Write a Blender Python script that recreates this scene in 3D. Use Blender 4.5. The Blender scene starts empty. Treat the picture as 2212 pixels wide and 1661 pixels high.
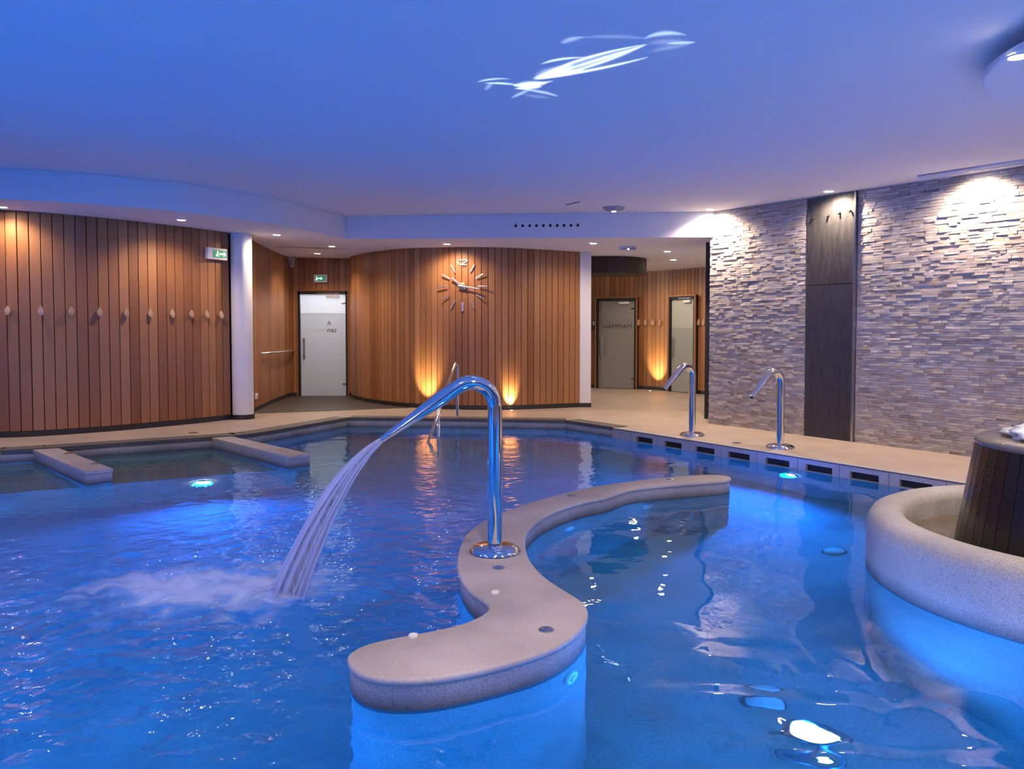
import bpy, bmesh, math, random
import numpy as np
from mathutils import Vector, Matrix
from mathutils.geometry import tessellate_polygon

R = math.radians
rnd = random.Random(7)
scene = bpy.context.scene
COL = scene.collection

# ------------------------------------------------------------------ camera, world, exposure
F_PX, CX, CY = 1700.0, 1106.0, 777.5
CAM_Z, PITCH = 1.35, R(2.2)
cam_data = bpy.data.cameras.new('camera')
cam_data.sensor_width = 36.0
cam_data.lens = 36.0 * F_PX / 2212.0
cam_data.shift_y = -(830.5 - CY) / 2212.0
cam_data.clip_start = 0.05
cam = bpy.data.objects.new('camera', cam_data)
cam.location = (0, 0, CAM_Z)
cam.rotation_euler = (math.pi / 2 - PITCH, 0, 0)
COL.objects.link(cam)
scene.camera = cam

world = bpy.data.worlds.new('world')
scene.world = world
world.use_nodes = True
world.node_tree.nodes['Background'].inputs[0].default_value = (0.10, 0.11, 0.14, 1)
world.node_tree.nodes['Background'].inputs[1].default_value = 0.15
vs = scene.view_settings
vs.view_transform = 'Standard'
vs.look = 'None'
vs.gamma = 1.0
vs.use_curve_mapping = False
vs.exposure = 0.0
scene.cycles.sample_clamp_indirect = 14.0
scene.cycles.sample_clamp_direct = 0.0
scene.cycles.blur_glossy = 0.6
scene.cycles.max_bounces = 8
scene.cycles.diffuse_bounces = 3
scene.cycles.glossy_bounces = 4
scene.cycles.transmission_bounces = 6
scene.cycles.transparent_max_bounces = 10

# light strengths
WARM = (1.0, 0.76, 0.54)
E_DOWN = 92.0        # each soffit downlight
E_WALL = 330.0        # each downlight grazing the stone
E_UP = 150.0          # uplights in the deck
E_POOL = 1650.0       # underwater lamps
E_FILL = 185.0       # downlights of the near ceiling, outside the picture
BLUE = (0.0, 0.18, 1.0)
AZURE = (0.0, 0.23, 1.0)

# ------------------------------------------------------------------ projection helpers
def ray(px, py):
    a, b = (px - CX) / F_PX, (CY - py) / F_PX
    s, c = math.sin(PITCH), math.cos(PITCH)
    return Vector((a, c + b * s, -s + b * c))
def at(px, py, z=0.0):                       # point on a level plane
    d = ray(px, py)
    return Vector((0, 0, CAM_Z)) + d * ((z - CAM_Z) / d.z)
def at_y(px, py, y):                         # point at a depth
    d = ray(px, py)
    return Vector((0, 0, CAM_Z)) + d * (y / d.y)
def at_tilt(px, py, a, b):                   # point on the plane z = a + b x
    d = ray(px, py)
    t = (a - CAM_Z) / (d.z - b * d.x)
    return Vector((0, 0, CAM_Z)) + d * t
def at_refr(px, py, z):                      # point on the pool floor seen through the still surface
    w = at(px, py, WATER)
    d = ray(px, py).normalized()
    n = Vector((0, 0, 1))
    e = 1 / 1.333
    c = -d.dot(n)
    t = d * e + n * (e * c - math.sqrt(1 - e * e * (1 - c * c)))
    return w + t * ((z - w.z) / t.z)
def proj(p):
    v = Vector(p) - Vector((0, 0, CAM_Z))
    s, c = math.sin(PITCH), math.cos(PITCH)
    zf = v.y * c - v.z * s
    return (CX + F_PX * v.x / zf, CY - F_PX * (v.y * s + v.z * c) / zf, zf)

WATER = -0.13
POOL_BOTTOM = -1.30
SOF_A, SOF_B = 2.72, -0.0183                 # the dropped soffit falls slightly to the right
CEI_A, CEI_B = 3.075, -0.0165
def soffit_z(x): return SOF_A + SOF_B * x
def ceil_z(x): return CEI_A + CEI_B * x

# ------------------------------------------------------------------ materials
def new_mat(name):
    m = bpy.data.materials.new(name)
    m.use_nodes = True
    nt = m.node_tree
    return m, nt, nt.nodes['Principled BSDF']
def N(nt, typ, **kw):
    n = nt.nodes.new(typ)
    for k, v in kw.items():
        setattr(n, k, v)
    return n
def plain(name, col, rough=0.5, metal=0.0, spec=0.5, bump=0.0, bscale=60.0, var=0.0):
    m, nt, p = new_mat(name)
    p.inputs['Base Color'].default_value = (*col, 1)
    p.inputs['Roughness'].default_value = rough
    p.inputs['Metallic'].default_value = metal
    p.inputs['Specular IOR Level'].default_value = spec
    if bump or var:
        tc = N(nt, 'ShaderNodeTexCoord')
        no = N(nt, 'ShaderNodeTexNoise')
        no.inputs['Scale'].default_value = bscale
        no.inputs['Detail'].default_value = 4
        nt.links.new(tc.outputs['Object'], no.inputs['Vector'])
        if bump:
            b = N(nt, 'ShaderNodeBump')
            b.inputs['Strength'].default_value = bump
            b.inputs['Distance'].default_value = 0.01
            nt.links.new(no.outputs['Fac'], b.inputs['Height'])
            nt.links.new(b.outputs['Normal'], p.inputs['Normal'])
        if var:
            r = N(nt, 'ShaderNodeValToRGB')
            r.color_ramp.elements[0].position = 0.3
            r.color_ramp.elements[1].position = 0.7
            r.color_ramp.elements[0].color = (*[c * (1 - var) for c in col], 1)
            r.color_ramp.elements[1].color = (*[min(1, c * (1 + var)) for c in col], 1)
            nt.links.new(no.outputs['Fac'], r.inputs['Fac'])
            nt.links.new(r.outputs['Color'], p.inputs['Base Color'])
    return m
def emit(name, col, strength):
    m, nt, p = new_mat(name)
    p.inputs['Base Color'].default_value = (*col, 1)
    p.inputs['Emission Color'].default_value = (*col, 1)
    p.inputs['Emission Strength'].default_value = strength
    return m

def wood_mat(name, dark, mid, light, rough=0.45):
    m, nt, p = new_mat(name)
    L = nt.links.new
    tc = N(nt, 'ShaderNodeTexCoord')
    oi = N(nt, 'ShaderNodeObjectInfo')
    off = N(nt, 'ShaderNodeVectorMath', operation='MULTIPLY_ADD')
    comb = N(nt, 'ShaderNodeCombineXYZ')
    for i in range(3):
        L(oi.outputs['Random'], comb.inputs[i])
    off.inputs[1].default_value = (37.0, 19.0, 11.0)
    L(comb.outputs[0], off.inputs[0])
    L(tc.outputs['Object'], off.inputs[2])
    mp = N(nt, 'ShaderNodeMapping')
    mp.inputs['Scale'].default_value = (22, 22, 1.4)
    L(off.outputs[0], mp.inputs['Vector'])
    g = N(nt, 'ShaderNodeTexNoise')
    g.inputs['Scale'].default_value = 3.0
    g.inputs['Detail'].default_value = 6
    g.inputs['Roughness'].default_value = 0.65
    L(mp.outputs[0], g.inputs['Vector'])
    big = N(nt, 'ShaderNodeTexNoise')
    big.inputs['Scale'].default_value = 1.1
    L(off.outputs[0], big.inputs['Vector'])
    a = N(nt, 'ShaderNodeMath', operation='MULTIPLY_ADD')
    L(oi.outputs['Random'], a.inputs[0])
    a.inputs[1].default_value = 0.45
    a.inputs[2].default_value = -0.02
    b = N(nt, 'ShaderNodeMath', operation='MULTIPLY_ADD')
    L(g.outputs['Fac'], b.inputs[0])
    b.inputs[1].default_value = 0.45
    L(a.outputs[0], b.inputs[2])
    c = N(nt, 'ShaderNodeMath', operation='MULTIPLY_ADD')
    L(big.outputs['Fac'], c.inputs[0])
    c.inputs[1].default_value = 0.30
    L(b.outputs[0], c.inputs[2])
    r = N(nt, 'ShaderNodeValToRGB')
    e = r.color_ramp.elements
    e[0].position, e[0].color = 0.15, (*dark, 1)
    e[1].position, e[1].color = 0.95, (*light, 1)
    k = e.new(0.55)
    k.color = (*mid, 1)
    L(c.outputs[0], r.inputs['Fac'])
    L(r.outputs['Color'], p.inputs['Base Color'])
    p.inputs['Roughness'].default_value = rough
    p.inputs['Specular IOR Level'].default_value = 0.35
    bp = N(nt, 'ShaderNodeBump')
    bp.inputs['Strength'].default_value = 0.12
    bp.inputs['Distance'].default_value = 0.004
    L(g.outputs['Fac'], bp.inputs['Height'])
    L(bp.outputs['Normal'], p.inputs['Normal'])
    return m

def speckle_mat(name, base, dark, scale=170.0, amount=0.55, rough=0.7, wet=None):
    """granite-like cast stone; wet = (world z0, z1): the tide mark just above the waterline"""
    m, nt, p = new_mat(name)
    L = nt.links.new
    tc = N(nt, 'ShaderNodeTexCoord')
    vo = N(nt, 'ShaderNodeTexNoise')
    vo.inputs['Scale'].default_value = scale
    vo.inputs['Detail'].default_value = 3
    L(tc.outputs['Object'], vo.inputs['Vector'])
    r = N(nt, 'ShaderNodeValToRGB')
    e = r.color_ramp.elements
    e[0].position, e[0].color = 0.38, (*dark, 1)
    e[1].position, e[1].color = 0.38 + 0.25 * amount, (*base, 1)
    L(vo.outputs['Fac'], r.inputs['Fac'])
    big = N(nt, 'ShaderNodeTexNoise')
    big.inputs['Scale'].default_value = 2.2
    big.inputs['Detail'].default_value = 5
    L(tc.outputs['Object'], big.inputs['Vector'])
    r2 = N(nt, 'ShaderNodeValToRGB')
    r2.color_ramp.elements[0].position = 0.3
    r2.color_ramp.elements[0].color = (0.74, 0.73, 0.72, 1)
    r2.color_ramp.elements[1].position = 0.72
    r2.color_ramp.elements[1].color = (1.08, 1.06, 1.05, 1)
    L(big.outputs['Fac'], r2.inputs['Fac'])
    mx = N(nt, 'ShaderNodeMix', data_type='RGBA', blend_type='MULTIPLY')
    mx.inputs[0].default_value = 1.0
    L(r.outputs['Color'], mx.inputs[6])
    L(r2.outputs['Color'], mx.inputs[7])
    out = mx.outputs[2]
    if wet:
        geo = N(nt, 'ShaderNodeNewGeometry')
        sx = N(nt, 'ShaderNodeSeparateXYZ')
        L(geo.outputs['Position'], sx.inputs[0])
        nz = N(nt, 'ShaderNodeTexNoise')
        nz.inputs['Scale'].default_value = 6.0
        L(tc.outputs['Object'], nz.inputs['Vector'])
        ad = N(nt, 'ShaderNodeMath', operation='MULTIPLY_ADD')
        L(nz.outputs['Fac'], ad.inputs[0])
        ad.inputs[1].default_value = 0.03
        L(sx.outputs['Z'], ad.inputs[2])
        mr = N(nt, 'ShaderNodeMapRange')
        mr.inputs['From Min'].default_value = wet[0] + 0.015
        mr.inputs['From Max'].default_value = wet[1] + 0.015
        mr.inputs['To Min'].default_value = 0.30
        mr.inputs['To Max'].default_value = 1.0
        L(ad.outputs[0], mr.inputs['Value'])
        lo = N(nt, 'ShaderNodeMath', operation='LESS_THAN')   # the stain ends at the waterline
        L(sx.outputs['Z'], lo.inputs[0])
        lo.inputs[1].default_value = WATER - 0.03
        mxx = N(nt, 'ShaderNodeMath', operation='MAXIMUM')
        L(mr.outputs[0], mxx.inputs[0])
        L(lo.outputs[0], mxx.inputs[1])
        m2 = N(nt, 'ShaderNodeVectorMath', operation='SCALE')
        L(out, m2.inputs[0])
        L(mxx.outputs[0], m2.inputs['Scale'])
        out = m2.outputs[0]
    L(out, p.inputs['Base Color'])
    p.inputs['Roughness'].default_value = rough
    bp = N(nt, 'ShaderNodeBump')
    bp.inputs['Strength'].default_value = 0.25
    bp.inputs['Distance'].default_value = 0.003
    L(vo.outputs['Fac'], bp.inputs['Height'])
    L(bp.outputs['Normal'], p.inputs['Normal'])
    return m

def tile_floor_mat(name, col, joint, size, rough=0.45):
    m, nt, p = new_mat(name)
    L = nt.links.new
    tc = N(nt, 'ShaderNodeTexCoord')
    mp = N(nt, 'ShaderNodeMapping')
    mp.inputs['Rotation'].default_value = (0, 0, R(-8))
    L(tc.outputs['Object'], mp.inputs['Vector'])
    br = N(nt, 'ShaderNodeTexBrick')
    br.offset = 0.0
    br.inputs['Scale'].default_value = 1.0
    br.inputs['Brick Width'].default_value = size
    br.inputs['Row Height'].default_value = size
    br.inputs['Mortar Size'].default_value = 0.0025
    br.inputs['Mortar Smooth'].default_value = 0.3
    br.inputs['Color1'].default_value = (*col, 1)
    br.inputs['Color2'].default_value = (*[c * 0.93 for c in col], 1)
    br.inputs['Mortar'].default_value = (*joint, 1)
    L(mp.outputs[0], br.inputs['Vector'])
    no = N(nt, 'ShaderNodeTexNoise')
    no.inputs['Scale'].default_value = 1.7
    no.inputs['Detail'].default_value = 7
    L(tc.outputs['Object'], no.inputs['Vector'])
    r = N(nt, 'ShaderNodeValToRGB')
    r.color_ramp.elements[0].position = 0.3
    r.color_ramp.elements[0].color = (0.84, 0.83, 0.82, 1)
    r.color_ramp.elements[1].position = 0.7
    r.color_ramp.elements[1].color = (1.05, 1.05, 1.05, 1)
    L(no.outputs['Fac'], r.inputs['Fac'])
    mx = N(nt, 'ShaderNodeMix', data_type='RGBA', blend_type='MULTIPLY')
    mx.inputs[0].default_value = 1.0
    L(br.outputs['Color'], mx.inputs[6])
    L(r.outputs['Color'], mx.inputs[7])
    L(mx.outputs[2], p.inputs['Base Color'])
    p.inputs['Roughness'].default_value = rough
    bp = N(nt, 'ShaderNodeBump')
    bp.inputs['Strength'].default_value = 0.15
    bp.inputs['Distance'].default_value = 0.003
    L(no.outputs['Fac'], bp.inputs['Height'])
    L(bp.outputs['Normal'], p.inputs['Normal'])
    return m

def stone_mat(name, from_attr):
    m, nt, p = new_mat(name)
    L = nt.links.new
    if from_attr:
        a = N(nt, 'ShaderNodeAttribute', attribute_name='tint')
        val = a.outputs['Fac']
    else:
        a = N(nt, 'ShaderNodeObjectInfo')
        val = a.outputs['Random']
    r = N(nt, 'ShaderNodeValToRGB')
    e = r.color_ramp.elements
    cols = [(0.0, (0.25, 0.23, 0.225)), (0.12, (0.40, 0.37, 0.355)), (0.30, (0.46, 0.425, 0.40)),
            (0.48, (0.41, 0.40, 0.41)), (0.62, (0.50, 0.455, 0.42)), (0.74, (0.37, 0.30, 0.245)),
            (0.85, (0.53, 0.48, 0.45)), (1.0, (0.66, 0.60, 0.55))]
    e[0].position, e[0].color = cols[0][0], (*cols[0][1], 1)
    e[1].position, e[1].color = cols[-1][0], (*cols[-1][1], 1)
    for q, c in cols[1:-1]:
        k = e.new(q)
        k.color = (*c, 1)
    L(val, r.inputs['Fac'])
    geo = N(nt, 'ShaderNodeNewGeometry')
    mp = N(nt, 'ShaderNodeMapping')
    mp.inputs['Scale'].default_value = (9, 9, 45)
    L(geo.outputs['Position'], mp.inputs['Vector'])
    no = N(nt, 'ShaderNodeTexNoise')
    no.inputs['Scale'].default_value = 1.6
    no.inputs['Detail'].default_value = 6
    no.inputs['Roughness'].default_value = 0.7
    L(mp.outputs[0], no.inputs['Vector'])
    r2 = N(nt, 'ShaderNodeValToRGB')
    r2.color_ramp.elements[0].position = 0.3
    r2.color_ramp.elements[0].color = (0.7, 0.69, 0.69, 1)
    r2.color_ramp.elements[1].position = 0.7
    r2.color_ramp.elements[1].color = (1.2, 1.18, 1.16, 1)
    L(no.outputs['Fac'], r2.inputs['Fac'])
    mx = N(nt, 'ShaderNodeMix', data_type='RGBA', blend_type='MULTIPLY')
    mx.inputs[0].default_value = 1.0
    L(r.outputs['Color'], mx.inputs[6])
    L(r2.outputs['Color'], mx.inputs[7])
    L(mx.outputs[2], p.inputs['Base Color'])
    p.inputs['Roughness'].default_value = 0.75
    bp = N(nt, 'ShaderNodeBump')
    bp.inputs['Strength'].default_value = 0.45
    bp.inputs['Distance'].default_value = 0.010
    L(no.outputs['Fac'], bp.inputs['Height'])
    L(bp.outputs['Normal'], p.inputs['Normal'])
    return m

JET_HIT = Vector((-1.24, 4.35, WATER))
def water_mat():
    m, nt, p = new_mat('pool water')
    L = nt.links.new
    p.inputs['Base Color'].default_value = (0.11, 0.64, 1.0, 1)
    p.inputs['Roughness'].default_value = 0.015
    p.inputs['IOR'].default_value = 1.333
    p.inputs['Transmission Weight'].default_value = 1.0
    tc = N(nt, 'ShaderNodeTexCoord')
    d = N(nt, 'ShaderNodeVectorMath', operation='DISTANCE')
    L(tc.outputs['Object'], d.inputs[0])
    d.inputs[1].default_value = tuple(JET_HIT + Vector((-0.6, 0.3, 0)))
    mr = N(nt, 'ShaderNodeMapRange', interpolation_type='SMOOTHSTEP')
    mr.inputs['From Min'].default_value = 1.2
    mr.inputs['From Max'].default_value = 5.5
    mr.inputs['To Min'].default_value = 1.0
    mr.inputs['To Max'].default_value = 0.22
    L(d.outputs['Value'], mr.inputs['Value'])
    # the divider shelters the calm bay on its right
    att = N(nt, 'ShaderNodeAttribute', attribute_name='calm')
    mc = N(nt, 'ShaderNodeMath', operation='MULTIPLY')
    L(mr.outputs[0], mc.inputs[0])
    L(att.outputs['Fac'], mc.inputs[1])
    n1 = N(nt, 'ShaderNodeTexNoise')
    n1.inputs['Scale'].default_value = 9.0
    n1.inputs['Detail'].default_value = 1.6
    n1.inputs['Roughness'].default_value = 0.5
    L(tc.outputs['Object'], n1.inputs['Vector'])
    n2 = N(nt, 'ShaderNodeTexNoise')
    n2.inputs['Scale'].default_value = 36.0
    n2.inputs['Detail'].default_value = 1.0
    L(tc.outputs['Object'], n2.inputs['Vector'])
    nn_ = N(nt, 'ShaderNodeMath', operation='MULTIPLY_ADD')
    L(n2.outputs['Fac'], nn_.inputs[0])
    nn_.inputs[1].default_value = 0.03
    L(n1.outputs['Fac'], nn_.inputs[2])
    h = N(nt, 'ShaderNodeMath', operation='MULTIPLY')
    L(nn_.outputs[0], h.inputs[0])
    L(mc.outputs[0], h.inputs[1])
    b = N(nt, 'ShaderNodeBump')
    b.inputs['Strength'].default_value = 1.0
    b.inputs['Distance'].default_value = 0.016
    L(h.outputs[0], b.inputs['Height'])
    L(b.outputs['Normal'], p.inputs['Normal'])
    return m

def foam_mat():
    m, nt, p = new_mat('foam')
    L = nt.links.new
    tc = N(nt, 'ShaderNodeTexCoord')
    mp = N(nt, 'ShaderNodeMapping')
    mp.inputs['Scale'].default_value = (1 / 0.80, 1 / 0.58, 1)
    L(tc.outputs['Object'], mp.inputs['Vector'])
    ln = N(nt, 'ShaderNodeVectorMath', operation='LENGTH')
    L(mp.outputs[0], ln.inputs[0])
    no = N(nt, 'ShaderNodeTexNoise')
    no.inputs['Scale'].default_value = 4.5
    no.inputs['Detail'].default_value = 5
    no.inputs['Roughness'].default_value = 0.55
    no.inputs['Distortion'].default_value = 0.7
    L(tc.outputs['Object'], no.inputs['Vector'])
    # off-centre weight: densest towards the falling jet (local +x)
    sx = N(nt, 'ShaderNodeSeparateXYZ')
    L(tc.outputs['Object'], sx.inputs[0])
    w = N(nt, 'ShaderNodeMath', operation='MULTIPLY_ADD')
    L(sx.outputs['X'], w.inputs[0])
    w.inputs[1].default_value = -0.30
    L(ln.outputs['Value'], w.inputs[2])
    a = N(nt, 'ShaderNodeMath', operation='MULTIPLY_ADD')
    L(no.outputs['Fac'], a.inputs[0])
    a.inputs[1].default_value = -2.1
    L(w.outputs[0], a.inputs[2])
    mr = N(nt, 'ShaderNodeMapRange', interpolation_type='SMOOTHSTEP')
    mr.inputs['From Min'].default_value = -0.95
    mr.inputs['From Max'].default_value = -0.05
    mr.inputs['To Min'].default_value = 0.52
    mr.inputs['To Max'].default_value = 0.0
    L(a.outputs[0], mr.inputs['Value'])
    p.inputs['Base Color'].default_value = (0.86, 0.88, 0.94, 1)
    p.inputs['Roughness'].default_value = 0.6
    tl = N(nt, 'ShaderNodeBsdfTranslucent')
    tl.inputs['Color'].default_value = (0.75, 0.82, 0.95, 1)
    m1 = N(nt, 'ShaderNodeMixShader')
    m1.inputs[0].default_value = 0.35
    L(p.outputs[0], m1.inputs[1])
    L(tl.outputs[0], m1.inputs[2])
    tr = N(nt, 'ShaderNodeBsdfTransparent')
    m2 = N(nt, 'ShaderNodeMixShader')
    L(mr.outputs[0], m2.inputs[0])
    L(tr.outputs[0], m2.inputs[1])
    L(m1.outputs[0], m2.inputs[2])
    L(m2.outputs[0], nt.nodes['Material Output'].inputs['Surface'])
    return m

def jet_mat(alpha, streak=False):
    m, nt, p = new_mat('falling water')
    L = nt.links.new
    p.inputs['Base Color'].default_value = (0.62, 0.70, 0.97, 1)
    p.inputs['Roughness'].default_value = 0.10
    p.inputs['IOR'].default_value = 1.333
    p.inputs['Transmission Weight'].default_value = 0.0
    tl = N(nt, 'ShaderNodeBsdfTranslucent')
    tl.inputs['Color'].default_value = (0.66, 0.76, 1.0, 1)
    m1 = N(nt, 'ShaderNodeMixShader')
    m1.inputs[0].default_value = 0.4
    L(p.outputs[0], m1.inputs[1])
    L(tl.outputs[0], m1.inputs[2])
    tr = N(nt, 'ShaderNodeBsdfTransparent')
    tr.inputs['Color'].default_value = (0.95, 0.97, 1.0, 1)
    m2 = N(nt, 'ShaderNodeMixShader')
    m2.inputs[0].default_value = alpha
    if streak:
        tc = N(nt, 'ShaderNodeTexCoord')
        mp = N(nt, 'ShaderNodeMapping')
        mp.inputs['Rotation'].default_value = (0, R(-58), R(20))
        mp.inputs['Scale'].default_value = (70, 70, 6)
        L(tc.outputs['Object'], mp.inputs['Vector'])
        no = N(nt, 'ShaderNodeTexNoise')
        no.inputs['Scale'].default_value = 1.0
        no.inputs['Detail'].default_value = 3
        L(mp.outputs[0], no.inputs['Vector'])
        mr = N(nt, 'ShaderNodeMapRange')
        mr.inputs['From Min'].default_value = 0.35
        mr.inputs['From Max'].default_value = 0.65
        mr.inputs['To Min'].default_value = alpha * 0.6
        mr.inputs['To Max'].default_value = alpha * 1.4
        L(no.outputs['Fac'], mr.inputs['Value'])
        L(mr.outputs[0], m2.inputs[0])
    L(tr.outputs[0], m2.inputs[1])
    L(m1.outputs[0], m2.inputs[2])
    L(m2.outputs[0], nt.nodes['Material Output'].inputs['Surface'])
    return m

def slate_mat():
    m, nt, p = new_mat('slate')
    L = nt.links.new
    tc = N(nt, 'ShaderNodeTexCoord')
    mp = N(nt, 'ShaderNodeMapping')
    mp.inputs['Scale'].default_value = (10, 10, 1.6)
    mp.inputs['Rotation'].default_value = (0, R(7), 0)
    L(tc.outputs['Object'], mp.inputs['Vector'])
    no = N(nt, 'ShaderNodeTexNoise')
    no.inputs['Scale'].default_value = 2.5
    no.inputs['Detail'].default_value = 8
    no.inputs['Roughness'].default_value = 0.65
    L(mp.outputs[0], no.inputs['Vector'])
    r = N(nt, 'ShaderNodeValToRGB')
    r.color_ramp.elements[0].position = 0.3
    r.color_ramp.elements[0].color = (0.020, 0.019, 0.021, 1)
    r.color_ramp.elements[1].position = 0.75
    r.color_ramp.elements[1].color = (0.060, 0.057, 0.060, 1)
    L(no.outputs['Fac'], r.inputs['Fac'])
    L(r.outputs['Color'], p.inputs['Base Color'])
    p.inputs['Roughness'].default_value = 0.5
    bp = N(nt, 'ShaderNodeBump')
    bp.inputs['Strength'].default_value = 0.5
    bp.inputs['Distance'].default_value = 0.01
    L(no.outputs['Fac'], bp.inputs['Height'])
    L(bp.outputs['Normal'], p.inputs['Normal'])
    return m

def frosted(name, col, trans=0.4, rough=0.25):
    m, nt, p = new_mat(name)
    L = nt.links.new
    p.inputs['Base Color'].default_value = (*col, 1)
    p.inputs['Roughness'].default_value = rough
    tl = N(nt, 'ShaderNodeBsdfTranslucent')
    tl.inputs['Color'].default_value = (*col, 1)
    mx = N(nt, 'ShaderNodeMixShader')
    mx.inputs[0].default_value = trans
    L(p.outputs[0], mx.inputs[1])
    L(tl.outputs[0], mx.inputs[2])
    L(mx.outputs[0], nt.nodes['Material Output'].inputs['Surface'])
    return m

M = {}
M['ceiling'] = plain('white ceiling paint', (0.80, 0.79, 0.80), 0.85)
M['white'] = plain('white paint', (0.78, 0.77, 0.78), 0.6)
M['outer'] = plain('plain wall paint', (0.55, 0.54, 0.55), 0.8)
M['wood'] = wood_mat('cedar board', (0.180, 0.068, 0.024), (0.320, 0.136, 0.050), (0.440, 0.210, 0.085))
M['peg'] = wood_mat('pale peg wood', (0.34, 0.21, 0.13), (0.42, 0.27, 0.17), (0.50, 0.34, 0.22))
M['gap'] = plain('dark backing', (0.012, 0.008, 0.006), 0.9)
M['plinth'] = plain('charcoal plinth', (0.022, 0.020, 0.024), 0.5, bump=0.1)
M['deck'] = tile_floor_mat('beige deck tile', (0.40, 0.325, 0.27), (0.34, 0.275, 0.225), 0.30)
M['mat'] = tile_floor_mat('dark grey entrance tile', (0.058, 0.050, 0.045), (0.035, 0.03, 0.03), 0.30, 0.5)
M['coping'] = speckle_mat('grey coping stone', (0.125, 0.115, 0.115), (0.08, 0.075, 0.075), 90, 0.8, 0.55)
M['cast'] = speckle_mat('speckled cast stone', (0.42, 0.41, 0.40), (0.19, 0.19, 0.195), 240, 0.8, 0.7, wet=(-0.125, -0.065))
M['slab'] = speckle_mat('worn cast stone slab', (0.45, 0.405, 0.375), (0.39, 0.35, 0.325), 90, 1.0, 0.5)
M['poolwall'] = speckle_mat('pool wall stone', (0.50, 0.50, 0.50), (0.30, 0.31, 0.32), 120, 0.8, 0.6, wet=(-0.125, -0.065))
M['poolfloor'] = speckle_mat('pool floor tile', (0.30, 0.42, 0.48), (0.23, 0.33, 0.38), 60, 0.9, 0.6)
M['shelf'] = speckle_mat('bench stone', (0.60, 0.43, 0.35), (0.44, 0.31, 0.25), 60, 0.9, 0.6)
M['gutter'] = plain('grey gutter panel', (0.36, 0.34, 0.34), 0.6, var=0.08, bscale=25)
M['black'] = plain('black', (0.006, 0.006, 0.006), 0.7)
M['darktrim'] = plain('black metal trim', (0.010, 0.009, 0.010), 0.5)
M['steel'] = plain('polished steel', (0.78, 0.78, 0.79), 0.07, 1.0)
M['brushed'] = plain('brushed steel', (0.55, 0.54, 0.53), 0.25, 1.0)
M['chrome'] = plain('chrome', (0.90, 0.90, 0.93), 0.30, 1.0)
M['gold'] = plain('brass', (0.80, 0.55, 0.25), 0.3, 1.0)
M['jetwhite'] = plain('white plastic', (0.62, 0.64, 0.66), 0.3)
M['whiteplastic'] = plain('white plastic casing', (0.72, 0.70, 0.70), 0.4)
M['greyplastic'] = plain('grey plastic', (0.33, 0.34, 0.36), 0.45)
M['lamp'] = emit('lit warm lamp', (1.0, 0.87, 0.70), 110.0)
M['uplens'] = emit('lit uplight lens', (1.0, 0.80, 0.50), 14.0)
M['poollens'] = emit('lit pool lens', (1.0, 0.92, 1.0), 16.0)
M['emlens'] = emit('lit emergency led', (0.80, 0.88, 1.0), 6.0)
M['signgreen'] = emit('lit green sign', (0.02, 0.22, 0.10), 0.7)
M['signwhite'] = emit('lit white pictogram', (0.62, 0.95, 0.80), 1.6)
M['stone_part'] = stone_mat('split stone', False)
M['stone_attr'] = stone_mat('split stone field', True)
M['slate'] = slate_mat()
M['water'] = water_mat()
M['foam'] = foam_mat()
M['jet'] = jet_mat(0.36)
M['jetcore'] = jet_mat(0.36, True)
M['glass_white'] = frosted('frosted pale glass', (0.62, 0.66, 0.70), 0.45)
M['glass_light'] = frosted('frosted lighter glass', (0.76, 0.80, 0.84), 0.5)
M['glass_grey'] = frosted('frosted grey glass', (0.33, 0.30, 0.285), 0.25)
M['glass_grey2'] = frosted('frosted grey upper glass', (0.37, 0.335, 0.32), 0.25)
M['glass_green'] = frosted('frosted greenish glass', (0.46, 0.47, 0.41), 0.3)
M['glass_green2'] = frosted('frosted greenish upper glass', (0.58, 0.59, 0.53), 0.3)
M['letter'] = plain('dark lettering', (0.07, 0.06, 0.06), 0.5)
M['letterpale'] = plain('pale lettering', (0.66, 0.67, 0.68), 0.5)
M['bulk'] = plain('dark brown cladding', (0.035, 0.022, 0.014), 0.6)
M['fountain'] = plain('dark fountain tile', (0.011, 0.009, 0.008), 0.22, spec=0.5, bump=0.35, bscale=40, var=0.4)
M['fountop'] = plain('wet grey fountain top', (0.11, 0.10, 0.095), 0.14, bump=0.8, bscale=22)
M['bubble'] = plain('white bubbling water', (0.60, 0.68, 0.78), 0.2, bump=0.8, bscale=30)
M['basinwater'] = plain('shallow fountain water', (0.14, 0.115, 0.085), 0.05, bump=1.0, bscale=14)

# ------------------------------------------------------------------ mesh helpers
def link(o, parent=None):
    COL.objects.link(o)
    if parent is not None:
        o.parent = parent
    return o
def tag(o, label=None, cat=None, group=None, kind=None):
    if label: o['label'] = label
    if cat: o['category'] = cat
    if group: o['group'] = group
    if kind: o['kind'] = kind
    return o
def thing(name, label, cat, loc=(0, 0, 0), rotz=0.0, group=None, kind=None):
    o = bpy.data.objects.new(name, None)
    o.empty_display_size = 0.1
    o.location = loc
    o.rotation_euler = (0, 0, rotz)
    link(o)
    return tag(o, label, cat, group, kind)

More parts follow.
